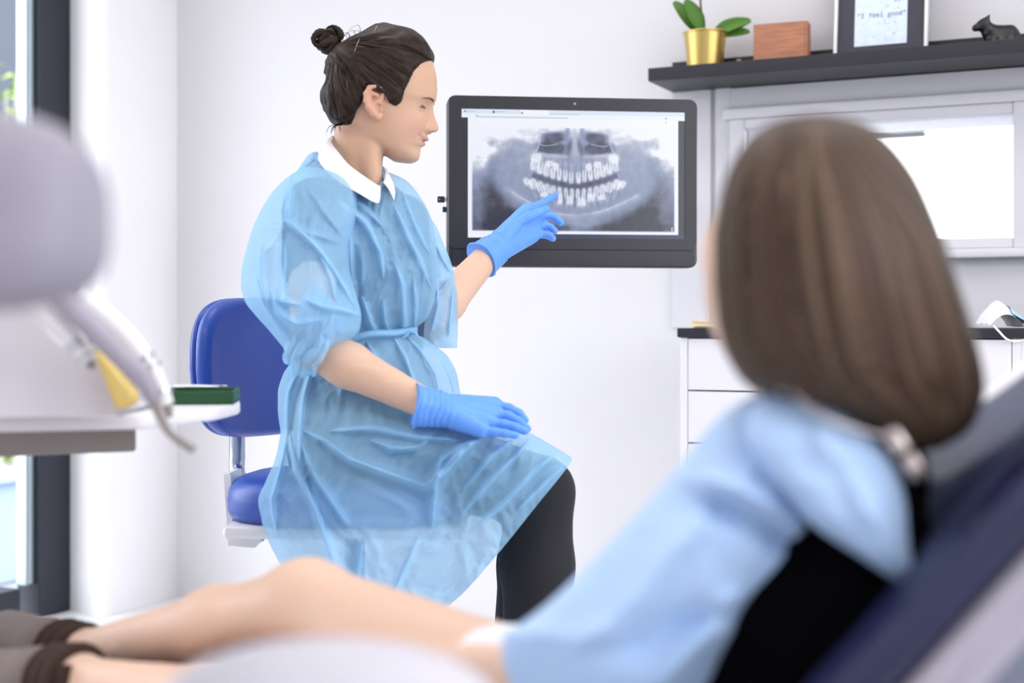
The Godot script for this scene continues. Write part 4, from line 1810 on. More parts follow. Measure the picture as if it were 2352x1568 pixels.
func woman() -> void:
	var base := cam(900, HY, 2.5)
	base.y = 0.0
	var t := thing_cam("person", "seated woman in a pale blue gown and blue gloves pointing at the screen", "person", base)
	head_tables()
	head_at = C(880, 215, 2.5)
	var al := 0.02
	head_b = Basis(Vector3(cos(al), 0, -sin(al)), Vector3.UP, Vector3(sin(al), 0, cos(al)))
	ear_bones = []
	var ear_c := Vector3(-0.0075, hy(252), 0.0795)
	var rim := [[-0.004, 0.0285], [0.007, 0.0275], [0.0145, 0.020], [0.017, 0.010]]
	# outer rim from the root in front over the top and down the back to the lobe
	var helix := [[0.010, 0.006, 0.0], [0.0155, 0.017, 0.002], [0.010, 0.0265, 0.004], [0.0, 0.0295, 0.006], [-0.011, 0.026, 0.009], [-0.0175, 0.015, 0.011], [-0.0175, 0.002, 0.011], [-0.012, -0.011, 0.008], [-0.004, -0.021, 0.005], [0.004, -0.0275, 0.002], [0.009, -0.024, 0.0]]
	for k in helix.size():
		helix[k] = [helix[k][0] * 0.90, helix[k][1] * 0.92, helix[k][2]]
	for k in helix.size() - 1:
		var a: Array = helix[k]
		var b: Array = helix[k + 1]
		var r := 0.0036 if k < 7 else 0.0050
		ear_bones.append([ear_c + Vector3(a[0], a[1], a[2]), ear_c + Vector3(b[0], b[1], b[2]), r, r])
	for q in [[[-0.010, 0.018, 0.004], [0.002, 0.012, 0.005]], [[-0.010, 0.018, 0.004], [-0.0105, 0.0, 0.006]], [[-0.0105, 0.0, 0.006], [-0.004, -0.014, 0.005]], [[0.009, -0.004, 0.003], [0.009, -0.011, 0.003]]]:
		ear_bones.append([ear_c + Vector3(q[0][0], q[0][1], q[0][2]), ear_c + Vector3(q[1][0], q[1][1], q[1][2]), 0.0034, 0.0036])
	for q in [[[0.002, 0.014], [-0.007, 0.012]], [[0.0, 0.0], [-0.009, -0.002]], [[0.003, -0.012], [-0.002, -0.016]], [[0.006, 0.006], [0.002, -0.008]]]:
		ear_bones.append([ear_c + Vector3(q[0][0], q[0][1], -0.004), ear_c + Vector3(q[1][0], q[1][1], -0.002), 0.0065, 0.0065])
	# neck and shoulders in head axes
	var to_head := func(p: Vector3) -> Vector3: return head_b.inverse() * (p - head_at)
	neck_bones = [
		[to_head.call(C(828, 285, 2.5)), to_head.call(C(826, 345, 2.5)), 0.037, 0.038],
		[to_head.call(C(826, 345, 2.5)), to_head.call(C(822, 440, 2.5)), 0.038, 0.046],
		[to_head.call(C(806, 300, 2.5)), to_head.call(C(800, 400, 2.52)), 0.026, 0.040],
		[to_head.call(C(850, 300, 2.47)), to_head.call(C(856, 425, 2.46)), 0.020, 0.016],
	]
	var g := G.new()
	nets(g, skin_field, Vector3(-0.13, hy(440), -0.105), Vector3(0.11, hy(55), 0.11), 0.0025, 1.95, face_tint)
	settle(g, skin_field)
	for k in g.v.size():
		g.v[k] = head_at + head_b * g.v[k]
	g.outward(0)
	# trunk, arms and legs of the same body
	g.col = Color(0.68, 0.445, 0.318)
	var sh_r := C(722, 480, 2.40)
	var el_r := C(715, 796, 2.31)
	var wr_r := C(985, 931, 2.25)
	var sh_l := C(925, 512, 2.58)
	var el_l := C(982, 742, 2.70)
	var wr_l := C(1122, 586, 2.845)
	var fore := (wr_r - el_r)
	var arm := [
		[sh_r, el_r, 0.047, 0.033], [el_r, el_r + fore * 0.32, 0.033, 0.0365], [el_r + fore * 0.32, wr_r, 0.0365, 0.0235],
		[sh_l, el_l, 0.037, 0.034], [el_l, el_l.lerp(wr_l, 0.3), 0.036, 0.037], [el_l.lerp(wr_l, 0.3), wr_l, 0.037, 0.0265],
		[C(822, 425, 2.51), C(835, 520, 2.51), 0.045, 0.075], [C(835, 520, 2.51), C(850, 640, 2.5), 0.08, 0.085], [C(850, 640, 2.5), C(848, 780, 2.5), 0.085, 0.08],
		[C(848, 780, 2.5), C(815, 985, 2.5), 0.08, 0.095], [sh_r, C(815, 470, 2.5), 0.042, 0.05], [sh_l, C(822, 470, 2.5), 0.040, 0.05],
		[wr_r, C(1080, 958, 2.26), 0.022, 0.018], [wr_l, C(1185, 525, 2.90), 0.024, 0.018],
	]
	flesh(g, arm, 0.014, 0.009)
	part("body", g, M.skin, t)

	# eye behind the lids
	for s in [1.0, -1.0]:
		g = G.new()
		var rows := [[0.0008, -0.0114]]
		for k in range(1, 12):
			rows.append([0.0114 * sin(PI * k / 12.0), -0.0114 * cos(PI * k / 12.0)])
		rows.append([0.0008, 0.0114])
		g.lathe(rows, head_at + head_b * Vector3(0.0612, hy(252.5), 0.0305 * s), 20)
		part("eye", g, mat("eye_brown", Color(0.30, 0.24, 0.21), 0.2), t)
	# eyebrows and lashes follow the skin
	mat("brow_brown", Color(0.42, 0.30, 0.24), 0.85)
	mat("lash", Color(0.06, 0.045, 0.04), 0.7)
	for s in [1.0, -1.0]:
		var brow := []
		var lashes := []
		for k in 9:
			var u := k / 8.0
			var z := lerpf(0.014, 0.048, u)
			var yb := hy(lerpf(236.0, 235.0, sin(PI * 0.62 * u)) - 2.5 * sin(PI * u))
			brow.append(head_at + head_b * on_face(yb, z * s, 0.0006))
			var zl := lerpf(0.0215, 0.043, u)
			lashes.append(head_at + head_b * (on_face(hy(251.6 + 1.2 * pow(u - 0.3, 2.0) * 4.0), zl * s, 0.0012)))
		g = G.new()
		g.tube(brow, [0.0010, 0.0018, 0.0021, 0.0022, 0.0021, 0.0019, 0.0016, 0.0011, 0.0005], 8, 0.8)
		part("eyebrow", g, M.brow_brown, t)
		g = G.new()
		g.tube(lashes, [0.0007, 0.0012, 0.0015, 0.0017, 0.0018, 0.0018, 0.0018, 0.0015, 0.0008], 6)
		part("eyelashes", g, M.lash, t)
	hair_of_woman(t)
	woman_clothes(t)
	gloves(t)


# point of the face surface at height y and side z, lifted by off
func on_face(y: float, z: float, off: float) -> Vector3:
	var x0 := 0.0
	var x1 := 0.12
	for k in 22:
		var m := (x0 + x1) * 0.5
		if skin_field(Vector3(m, y, z)) < 0.0:
			x0 = m
		else:
			x1 = m
	return Vector3(x0 + off, y, z)


func hair_of_woman(t: Node3D) -> void:
	var g := G.new()
	var dark := Color(0.016, 0.009, 0.007)
	var tint := func(p: Vector3) -> Color:
		var bun := Vector2(hx(775), hy(120))
		var ang := atan2(p.y - bun.y, p.x - bun.x)
		var s := 0.5 + 0.5 * sin(ang * 60.0 + noise.get_noise_3d(p.x * 500, p.y * 500, p.z * 500) * 5.0)
		return dark.lerp(Color(0.045, 0.027, 0.020), s * 0.6)
	nets(g, hair_field, Vector3(-0.125, hy(300), -0.10), Vector3(0.10, hy(48), 0.10), 0.0032, 1.6, tint)
	for k in g.v.size():
		g.v[k] = head_at + head_b * g.v[k]
	g.outward(0)
	# combed strands from the hairline to the bun
	var starts := []
	for k in 170:
		var f := rng.randf()
		var a: Vector2
		var line := [Vector2(994, 142), Vector2(972, 147), Vector2(950, 162), Vector2(941, 180), Vector2(928, 203), Vector2(919, 225), Vector2(906, 235), Vector2(893, 222), Vector2(884, 206), Vector2(860, 190), Vector2(842, 194), Vector2(832, 222), Vector2(822, 244), Vector2(812, 258), Vector2(806, 278), Vector2(790, 287), Vector2(776, 280)]
		var q := f * (line.size() - 1)
		var j := mini(int(q), line.size() - 2)
		a = line[j].lerp(line[j + 1], q - j) + Vector2(rng.randf_range(-2.0, 2.5), rng.randf_range(-2.0, 2.0))
		a = nearer(a, 0.045 if a.x < 800 else 0.07 * smoothstep(1000.0, 935.0, a.x))
		starts.append([a, rng.randf_range(0.0, 1.0)])
	for s in starts:
		for side in [1.0, -1.0]:
			if side < 0 and rng.randf() < 0.6:
				continue
			var a: Vector2 = s[0]
			var b := Vector2(778, 122) + Vector2(rng.randf_range(-4, 6), rng.randf_range(-8, 8))
			var c := (a + b) * 0.5
			# sweep outwards, over the crown from the front and round the back from the nape
			var rad := (c - Vector2(860, 175))
			c += rad * rng.randf_range(0.15, 0.75) + Vector2(0, -14 if a.y < 235 else 8)
			var path := []
			var rr := []
			var w := rng.randf_range(0.0005, 0.0015)
			for k in 15:
				var u := k / 14.0
				var p := a.lerp(c, u).lerp(c.lerp(b, u), u)
				var y := hy(p.y)
				var x := hx(p.x)
				var xf := tab(T_hair, y, 1)
				var xb := tab(T_hair, y, 2)
				var ww := tab(T_hair, y, 3)
				var xc := lerpf(xb, xf, 0.46)
				var aa := (xf - xc) if x > xc else (xc - xb)
				x = clampf(x, xb + 0.002, xf - 0.002)
				var zz := ww * pow(maxf(0.001, 1.0 - pow(absf(x - xc) / aa, 2.15)), 1.0 / 2.15)
				var lift := minf(1.0, u * 6.0)
				path.append(head_at + head_b * (Vector3(x, y, zz * side) * Vector3(1.0, 1.0, 1.0 - 0.02 * (1.0 - lift))))
				rr.append(w * (0.3 + 0.7 * sin(PI * clampf(u * 0.9 + 0.1, 0, 1))))
			g.col = dark.lerp(Color(0.075, 0.046, 0.034), rng.randf() * rng.randf())
			g.tube(path, rr, 5)
	# loose wisps at the nape and over the crown
	for k in 12:
		var a := Vector2(782 + rng.randf_range(-6, 10), 284)
		var e := a + Vector2(rng.randf_range(-30, -4), rng.randf_range(8, 26))
		g.col = dark
		g.tube(curve([C(a.x, a.y, 2.46), C((a.x + e.x) / 2 - 7, a.y + 6, 2.45), C(e.x, e.y, 2.45)], 8), fade([0.0008, 0.0003], 8), 4)
	for k in 7:
		var x := rng.randf_range(788, 830)
		g.col = dark
		var y := 100.0 - (x - 788) * 0.55
		g.tube(curve([C(x, y, 2.49), C(x - 6, y - rng.randf_range(8, 20), 2.49), C(x - rng.randf_range(18, 30), y - rng.randf_range(0, 14), 2.49)], 8), fade([0.0006, 0.0002], 8), 4)
	part("hair", g, M.hair, t, "dark brown hair combed back")
	# two fine partings where the scalp shows
	for q in [[[872, 63], [869, 76], [866, 92]], [[834, 108], [828, 126], [822, 146]]]:
		g = G.new()
		g.col = Color(0.42, 0.27, 0.20)
		var path := []
		for w in q:
			var y := hy(w[1])
			var x := hx(w[0])
			var xf := tab(T_hair, y, 1)
			var xb := tab(T_hair, y, 2)
			var xc := lerpf(xb, xf, 0.46)
			var aa := (xf - xc) if x > xc else (xc - xb)
			path.append(head_at + head_b * Vector3(x, y, tab(T_hair, y, 3) * pow(maxf(0.001, 1.0 - pow(absf(x - xc) / aa, 2.15)), 1.0 / 2.15) + 0.002))
		g.tube(path, [0.0004, 0.0007, 0.0003], 6)
		part("parting", g, M.skin, t)
	# bun: coiled thick locks
	g = G.new()
	var bc := C(756, 94, 2.5)
	for k in 7:
		var b := Basis.from_euler(Vector3(k * 0.55, k * 1.1, k * 0.9 + 0.4))
		var ring := []
		var rad := 0.0125 + 0.0020 * (k % 3)
		for j in 21:
			var w := TAU * j / 20.0
			ring.append(bc + b * Vector3(cos(w) * rad, sin(w) * rad * 0.9, 0.0015 * sin(3.0 * w)) + Vector3(0.003 * (k % 2) - 0.001, 0.003 * ((k + 1) % 3) - 0.002, 0))
		g.col = dark.lerp(Color(0.09, 0.055, 0.04), 0.18 * (k % 4))
		g.tube(ring, [0.0080], 9)
	# two looser loops
	for q in [[746, 90, 0.0165, 0.3], [764, 82, 0.0150, -0.5]]:
		for e in 5:
			var ring := []
			for j in 19:
				var w := TAU * j / 18.0
				ring.append(C(q[0], q[1], 2.495 + 0.0034 * e - 0.008) + Basis(Vector3.BACK, q[3]) * Vector3(cos(w) * (q[2] + 0.0006 * (e % 3)), sin(w) * q[2] * 0.92, 0.004 * sin(w * 2.0 + e)) * (1.0 + 0.22 * sin(w * 2.0 + q[3] * 5.0 + e * 0.5)))
			g.col = dark.lerp(Color(0.10, 0.06, 0.045), 0.1 * e)
			g.tube(ring, [0.0034], 6)
	part("hair_bun", g, M.hair, t, "small twisted bun")
	# beaded hair tie
	g = G.new()
	for k in 14:
		var w := TAU * k / 14.0
		var p := C(776, 116, 2.5) + Basis(Vector3.BACK, 0.75) * Vector3(0, cos(w) * 0.016, sin(w) * 0.016)
		var rows := []
		for j in 7:
			rows.append([maxf(0.0003, 0.0032 * sin(PI * j / 6.0)), -0.0032 * cos(PI * j / 6.0)])
		g.lathe(rows, p, 8)
	part("hair_tie", g, mat("bead_black", Color(0.03, 0.03, 0.04), 0.2), t, "black beaded hair tie")


func woman_clothes(t: Node3D) -> void:
	# white shirt collar: band round the neck falling outwards to a point in front
	var g := G.new()
	var ins := [C(771, 319, 2.50), C(760, 326, 2.475), C(778, 350, 2.445), C(802, 378, 2.436), C(838, 405, 2.428), C(870, 425, 2.425), C(877, 418, 2.44)]
	var outs := [C(757, 321, 2.50), C(733, 350, 2.465), C(735, 374, 2.425), C(770, 412, 2.392), C(822, 443, 2.372), C(867, 466, 2.365), C(874, 440, 2.40)]
	var a := curve(ins, 36)
	var b := curve(outs, 36)
	var rows := []
	for k in 37:
		var ring := PackedVector3Array()
		for j in 9:
			var u := j / 8.0
			ring.append(a[k].lerp(b[k], u) + Vector3(0, 0.006 * sin(PI * u), 0.006 * sin(PI * u)))
		for j in 9:
			var u := 1.0 - j / 8.0
			ring.append(a[k].lerp(b[k], u) + Vector3(0, 0.006 * sin(PI * u), 0.006 * sin(PI * u) - 0.0022))
		rows.append(ring)
	g.grid(rows, true, true)
	var ins2 := [C(771, 319, 2.50), C(800, 330, 2.56), C(850, 360, 2.57), C(880, 384, 2.51), C(885, 404, 2.455), C(880, 419, 2.43)]
	var outs2 := [C(757, 321, 2.50), C(775, 345, 2.60), C(850, 385, 2.62), C(894, 402, 2.53), C(907, 436, 2.42), C(905, 459, 2.385)]
	a = curve(ins2, 36)
	b = curve(outs2, 36)
	rows = []
	for k in 37:
		var ring := PackedVector3Array()
		for j in 7:
			ring.append(a[k].lerp(b[k], j / 6.0) + Vector3(0, 0.004 * sin(PI * j / 6.0), 0))
		for j in 7:
			ring.append(a[k].lerp(b[k], 1.0 - j / 6.0) + Vector3(0, 0.004 * sin(PI * j / 6.0), -0.0022))
		rows.append(ring)
	g.grid(rows, true, true)
	part("shirt_collar", g, M.white_cloth, t, "white pointed shirt collar")
	# dark tunic under the gown
	g = G.new()
	var scrub := [
		[C(828, 480, 2.49), C(840, 570, 2.5), 0.064, 0.106], [C(870, 500, 2.49), C(880, 560, 2.49), 0.055, 0.07], [C(838, 560, 2.5), C(850, 650, 2.5), 0.106, 0.104], [C(850, 650, 2.5), C(845, 775, 2.5), 0.104, 0.092],
		[C(845, 775, 2.5), C(828, 955, 2.5), 0.092, 0.118], [C(735, 490, 2.42), C(815, 490, 2.5), 0.052, 0.058], [C(922, 510, 2.57), C(835, 490, 2.5), 0.046, 0.055],
		[C(724, 485, 2.405), C(720, 610, 2.372), 0.056, 0.052], [C(922, 510, 2.57), C(952, 640, 2.65), 0.045, 0.043],
		[C(900, 900, 2.47), C(880, 860, 2.48), 0.075, 0.060],
	]
	flesh(g, scrub, 0.022, 0.010)
	part("tunic", g, M.scrub, t, "dark slate blue tunic under the gown")
	# trousers
	g = G.new()
	var hip_r := C(782, 1020, 2.43)
	var hip_l := C(860, 1010, 2.60)
	var kn_r := C(1238, 1128, 2.405)
	var kn_l := C(1232, 1120, 2.62)
	var an_r := C(1228, 1560, 2.41)
	var an_l := C(1190, 1560, 2.60)
	var legs := [
		[hip_r, kn_r, 0.088, 0.0575], [kn_r, kn_r.lerp(an_r, 0.4), 0.0575, 0.0605], [kn_r.lerp(an_r, 0.4), an_r, 0.0605, 0.052],
		[hip_l, kn_l, 0.088, 0.058], [kn_l, kn_l.lerp(an_l, 0.4), 0.056, 0.056], [kn_l.lerp(an_l, 0.4), an_l, 0.056, 0.05],
		[hip_r, hip_l, 0.088, 0.088], [C(820, 960, 2.5), C(820, 1010, 2.5), 0.10, 0.108],
	]
	flesh(g, legs, 0.02, 0.010)
	part("trousers", g, M.trousers, t, "plain black trousers")
	for q in [an_r, an_l]:
		g = G.new()
		var p := Vector3(q.x, 0, q.z)
		flesh(g, [[p + Vector3(-0.02, 0.045, 0), p + Vector3(0.06, 0.045, 0), 0.042, 0.040], [p + Vector3(0.06, 0.040, 0), p + Vector3(0.16, 0.034, 0), 0.042, 0.033], [p + Vector3(0, 0.07, 0), Vector3(q.x, q.y, q.z), 0.036, 0.036]], 0.02, 0.008)
		part("shoe", g, M.white_plastic, t)
	gown(t)


func gown(t: Node3D) -> void:
	# rows: y, left, right, thickness near, far, depth, hem, exponent
	var n := 3000.0
	var rows := [
		[362.0, 722, 785, 0.010, 0.06, 2.50, n, 2.0], [376, 700, 850, 0.020, 0.09, 2.50, n, 2.0], [392, 682, 886, 0.032, 0.11, 2.50, n, 2.1], [415, 664, 934, 0.055, 0.12, 2.50, n, 2.2], [450, 650, 964, 0.098, 0.13, 2.50, n, 2.4],
		[500, 655, 990, 0.128, 0.13, 2.50, n, 2.5], [560, 675, 1002, 0.140, 0.14, 2.50, n, 2.4], [620, 688, 1006, 0.140, 0.14, 2.50, n, 2.3], [680, 698, 1000, 0.134, 0.13, 2.50, n, 2.2], [730, 704, 980, 0.124, 0.12, 2.50, n, 2.1],
		[762, 708, 960, 0.114, 0.11, 2.50, n, 2.0], [785, 700, 988, 0.126, 0.12, 2.50, n, 2.0], [820, 678, 1030, 0.145, 0.13, 2.50, n, 2.1], [860, 650, 1050, 0.162, 0.15, 2.50, n, 2.2], [905, 638, 1058, 0.18, 0.16, 2.50, n, 2.4],
		[940, 638, 1072, 0.20, 0.17, 2.50, n, 2.7], [968, 641, 1130, 0.218, 0.18, 2.50, n, 3.1], [990, 644, 1208, 0.228, 0.18, 2.50, n, 3.5], [1020, 640, 1264, 0.235, 0.19, 2.50, n, 4.2], [1050, 633, 1312, 0.238, 0.19, 2.50, 1318, 5.0],
		[1063, 629, 1326, 0.238, 0.19, 2.50, 1310, 5.4], [1100, 612, 1331, 0.238, 0.19, 2.50, 1282, 5.8], [1150, 589, 1331, 0.238, 0.20, 2.50, 1241, 6.0], [1200, 598, 1331, 0.236, 0.20, 2.50, 1201, 6.0], [1250, 620, 1331, 0.232, 0.20, 2.50, 1161, 6.0],
		[1285, 638, 1331, 0.230, 0.19, 2.50, 1131, 6.0], [1330, 664, 1331, 0.226, 0.18, 2.50, 1093, 6.0], [1370, 690, 1331, 0.222, 0.17, 2.50, 1054, 6.0], [1410, 716, 1331, 0.218, 0.15, 2.50, 1002, 6.0], [1440, 736, 1331, 0.215, 0.13, 2.50, 956, 6.0]]
	var cr := folds([
		# breast and waist
		[14, 0.012, [722, 395], [772, 458], [838, 512], [872, 580], [880, 640]], [10, 0.008, [760, 415], [830, 470], [878, 520]], [12, 0.010, [905, 470], [935, 540], [965, 600], [990, 660]],
		[10, 0.008, [925, 440], [955, 520], [985, 580]], [11, 0.010, [800, 490], [802, 560], [808, 640]], [12, 0.010, [905, 600], [925, 660], [928, 740], [926, 765]], [9, 0.008, [880, 690], [884, 740], [895, 766]],
		[9, 0.008, [950, 640], [955, 700], [952, 752]], [14, 0.010, [830, 680], [850, 740], [865, 765]], [8, 0.006, [975, 610], [970, 680], [958, 750]], [10, -0.008, [815, 560], [822, 660], [835, 740]],
		# gathers below the belt
		[10, 0.012, [842, 785], [868, 830], [885, 880], [890, 920]], [9, 0.012, [905, 775], [930, 820], [948, 870], [955, 915]], [8, 0.011, [935, 772], [970, 810], [1000, 860], [1010, 915]], [8, 0.010, [955, 770], [1000, 800], [1030, 850], [1042, 900]],
		[10, 0.012, [800, 800], [790, 850], [780, 910]], [11, 0.013, [720, 835], [700, 900], [690, 980], [688, 1060]], [10, 0.012, [690, 838], [662, 900], [655, 980], [648, 1060], [628, 1130]], [9, -0.010, [705, 850], [678, 930], [668, 1010]],
		# lap and side of the skirt
		[15, 0.018, [690, 985], [745, 1012], [800, 1055], [880, 1085], [975, 1118], [1000, 1100], [1040, 1060], [1085, 1020], [1110, 1005]], [12, 0.012, [1090, 1010], [1060, 1030], [1020, 1085], [985, 1110]], [10, 0.010, [1000, 1095], [1012, 1060], [1060, 1022], [1120, 1002]],
		[13, 0.014, [1015, 1040], [1000, 1100], [995, 1160], [990, 1215]], [12, 0.010, [1225, 1000], [1180, 1050], [1120, 1110], [1060, 1180]], [10, 0.009, [1270, 1045], [1220, 1090], [1150, 1160], [1080, 1220]], [9, 0.008, [1295, 1070], [1240, 1120], [1190, 1170]],
		[12, 0.013, [665, 1000], [680, 1080], [715, 1150], [745, 1230], [765, 1300], [775, 1380]], [10, 0.011, [655, 1020], [640, 1090], [625, 1150], [635, 1220]], [10, 0.010, [690, 1010], [720, 1090], [760, 1150], [800, 1210]], [9, -0.009, [700, 1080], [725, 1160], [752, 1240]],
		[12, 0.010, [850, 1010], [900, 1030], [950, 1030], [985, 1010]], [14, 0.012, [760, 990], [860, 985], [960, 1005], [1060, 1010]], [12, -0.010, [880, 1050], [940, 1040], [1000, 1000]], [10, 0.008, [1180, 1010], [1130, 1045], [1060, 1130]], [11, 0.009, [830, 1250], [820, 1320], [800, 1400]], [9, 0.008, [960, 1230], [930, 1300], [890, 1390]],
	])
	var g := G.new()
	shell(g, rows, 330, 190, cr, 0.016, true, 0.9)
	pleats(g, rows, cr, 0.016, 0.9, 0.85)
	var gn := part("gown", g, M.gown, t, "pale blue see-through disposable gown")
	# belt tied at the waist
	g = G.new()
	var path := []
	for k in 33:
		var w := PI * (k / 32.0)
		var x := lerpf(704, 962, 0.5 - 0.5 * cos(w))
		path.append(C(x, 790 - 32 * smoothstep(700, 960, x) + 3 * sin(x * 0.05), 2.5 - 0.135 * pow(maxf(0.0, sin(w)), 0.85) - 0.006))
	var rows2 := []
	for k in path.size():
		var ring := PackedVector3Array()
		for q in [[-0.0065, 0.0], [0.0, 0.003], [0.0065, 0.0], [0.0, -0.002]]:
			ring.append(path[k] + Vector3(0, q[0], q[1]))
		rows2.append(ring)
	g.grid(rows2, true, true)
	for q in [[[938, 762], [930, 772], [918, 778]], [[944, 760], [955, 764], [960, 772]]]:
		g.tube([C(q[0][0], q[0][1], 2.405), C(q[1][0], q[1][1], 2.40), C(q[2][0], q[2][1], 2.402)], [0.005, 0.0055, 0.003], 8, 0.5)
	part("belt", g, M.gown, gn)
	# tie knot at the back of the neck
	g = G.new()
	g.tube(curve([C(724, 352, 2.5), C(716, 362, 2.48), C(700, 378, 2.46), C(690, 390, 2.45)], 12), fade([0.006, 0.011, 0.007, 0.004], 12), 8, 0.5)
	g.tube(curve([C(724, 352, 2.5), C(728, 362, 2.475), C(738, 372, 2.45)], 10), fade([0.005, 0.007, 0.004], 10), 8, 0.5)
	part("neck_tie", g, M.gown, gn)
	# near sleeve
	var sl := [
		[384.0, 700, 735, 0.012, 0.02, 2.43, n, 2.0], [396, 676, 778, 0.038, 0.03, 2.425, n, 2.0], [415, 650, 806, 0.058, 0.04, 2.415, n, 2.0], [445, 622, 820, 0.076, 0.05, 2.405, n, 2.1], [485, 598, 822, 0.088, 0.06, 2.39, n, 2.1],
		[525, 580, 814, 0.095, 0.07, 2.375, n, 2.1], [570, 566, 802, 0.098, 0.08, 2.36, n, 2.1], [620, 555, 804, 0.098, 0.08, 2.35, n, 2.1], [655, 553, 812, 0.098, 0.08, 2.34, n, 2.1], [690, 562, 822, 0.096, 0.08, 2.33, n, 2.1],
		[725, 588, 830, 0.09, 0.07, 2.32, n, 2.1], [755, 615, 826, 0.078, 0.06, 2.315, n, 2.0], [785, 640, 800, 0.06, 0.05, 2.31, n, 2.0], [810, 660, 750, 0.04, 0.035, 2.305, n, 2.0], [828, 676, 716, 0.015, 0.015, 2.305, n, 2.0]]
	var scr := folds([
		[11, 0.012, [655, 502], [672, 520], [720, 560], [760, 610], [795, 665], [815, 705]], [8, 0.007, [655, 500], [690, 530], [740, 545], [785, 560]], [8, 0.007, [652, 505], [640, 540], [605, 585]], [10, 0.009, [668, 400], [662, 450], [658, 500]],
		[12, 0.011, [705, 690], [740, 705], [790, 712], [828, 725]], [10, 0.010, [620, 660], [640, 720], [680, 745], [740, 735]], [9, 0.009, [590, 640], [605, 700], [645, 760], [675, 790]], [10, -0.009, [648, 520], [650, 600], [655, 680]], [9, 0.008, [600, 560], [600, 640], [618, 710]],
		[9, 0.008, [735, 590], [760, 640], [770, 690]], [8, 0.008, [655, 560], [652, 640], [640, 690], [690, 700]], [8, 0.007, [705, 430], [745, 490], [790, 545]]])
	g = G.new()
	shell(g, sl, 170, 120, scr, 0.014, true, 0.9)
	pleats(g, sl, scr, 0.014, 0.9, 0.8)
	var ns := part("sleeve", g, M.gown, gn)
	# the rolled, bunched cuff round the near elbow
	g = G.new()
	var ax := (C(985, 931, 2.25) - C(712, 805, 2.31)).normalized()
	var c0 := C(741, 778, 2.285)
	var cuff := []
	var side := Vector3(0, 0, 1)
	var upv := side.cross(ax).normalized()
	for k in 60:
		var u := k / 59.0
		var r := lerpf(0.050, 0.037, u) + 0.0095 * pow(absf(sin(u * PI * 3.5)), 0.7) - maxf(0.0, u - 0.93) * 0.12
		var cc := c0 + ax * lerpf(-0.052, 0.020, u) + upv * lerpf(0.008, -0.008, u)
		var ring := PackedVector3Array()
		for j in 80:
			var w := TAU * j / 80.0
			var wob := 0.012 * noise.get_noise_3d(u * 40.0 + 30.0, cos(w) * 45.0, sin(w) * 45.0) + 0.004 * sin(w * 2.0 + u * 9.0)
			var slide := 0.010 * noise.get_noise_3d(u * 20.0, cos(w) * 30.0 + 90.0, sin(w) * 30.0)
			ring.append(cc + ax * slide + (side * cos(w) + upv * sin(w) * 1.2) * (r + wob))
		cuff.append(ring)
	g.grid(cuff, true, false)
	part("cuff", g, M.gown, ns)
	# far sleeve, wide and open at the lower end
	var fs := [
		[492.0, 930, 984, 0.03, 0.03, 2.62, n, 2.0], [520, 930, 1002, 0.055, 0.05, 2.64, n, 2.0], [560, 935, 1019, 0.065, 0.06, 2.66, n, 2.0], [600, 938, 1035, 0.07, 0.065, 2.68, n, 2.0], [640, 940, 1045, 0.075, 0.07, 2.69, n, 2.1],
		[690, 942, 1051, 0.075, 0.07, 2.70, n, 2.2], [740, 946, 1052, 0.072, 0.07, 2.70, n, 2.4], [775, 960, 1051, 0.068, 0.065, 2.70, n, 3.0], [799, 985, 1050, 0.06, 0.06, 2.70, n, 4.0]]
	var fcr := folds([[8, 0.012, [1000, 560], [1020, 600], [1040, 630]], [9, 0.014, [1042, 630], [1010, 670], [985, 700], [975, 740]], [8, 0.010, [1000, 640], [1005, 700], [990, 760]], [7, 0.008, [1040, 660], [1036, 720], [1030, 770]]])
	g = G.new()
	shell(g, fs, 80, 60, fcr, 0.012, true, 0.9)
	pleats(g, fs, fcr, 0.012, 0.9, 0.9)
	part("sleeve", g, M.gown, gn)


# hand: joints per finger as [points], radii; wrist; palm
func hand(g: G, wrist: Vector3, wr: float, fingers: Array, pr: float, cuff_dir: Vector3) -> void:
	var b := []
	for f in fingers:
		var r: float = f[0]
		var pts: Array = f[1]
		b.append([wrist + (pts[0] - wrist) * 0.12, pts[0], wr * 0.80, r * pr])
		for k in pts.size() - 1:
			var t := float(k) / (pts.size() - 1)
			b.append([pts[k], pts[k + 1], lerpf(r * 1.06, r * 0.80, t), lerpf(r * 1.06, r * 0.80, t + 1.0 / (pts.size() - 1))])
	b.append([wrist - cuff_dir * 0.035, wrist, wr * 1.12, wr])
	var bb := bounds(b, 0.012)
	var field := func(p: Vector3) -> float:
		# fingers join the palm softly and each other hardly at all
		var d := 1e3
		for k in b.size():
			var e := bone(p, b[k][0], b[k][1], b[k][2], b[k][3])
			if e < d + 0.004:
				d = smin(d, e, 0.003)
		# creases of the loose glove near the wrist
		var q := (p - wrist).dot(cuff_dir)
		var w := exp(-pow(q / 0.030, 2.0))
		d -= 0.0013 * w * sin(q * 620.0 + noise.get_noise_3d(p.x * 700, p.y * 700, p.z * 700) * 5.0)
		d -= 0.0007 * noise.get_noise_3d(p.x * 1500, p.y * 1500, p.z * 1500)
		# open end
		return maxf(d, -0.036 - q) if q < 0.0 else d
	nets(g, field, bb[0], bb[1], 0.0026, 1.12)
	g.outward(0)


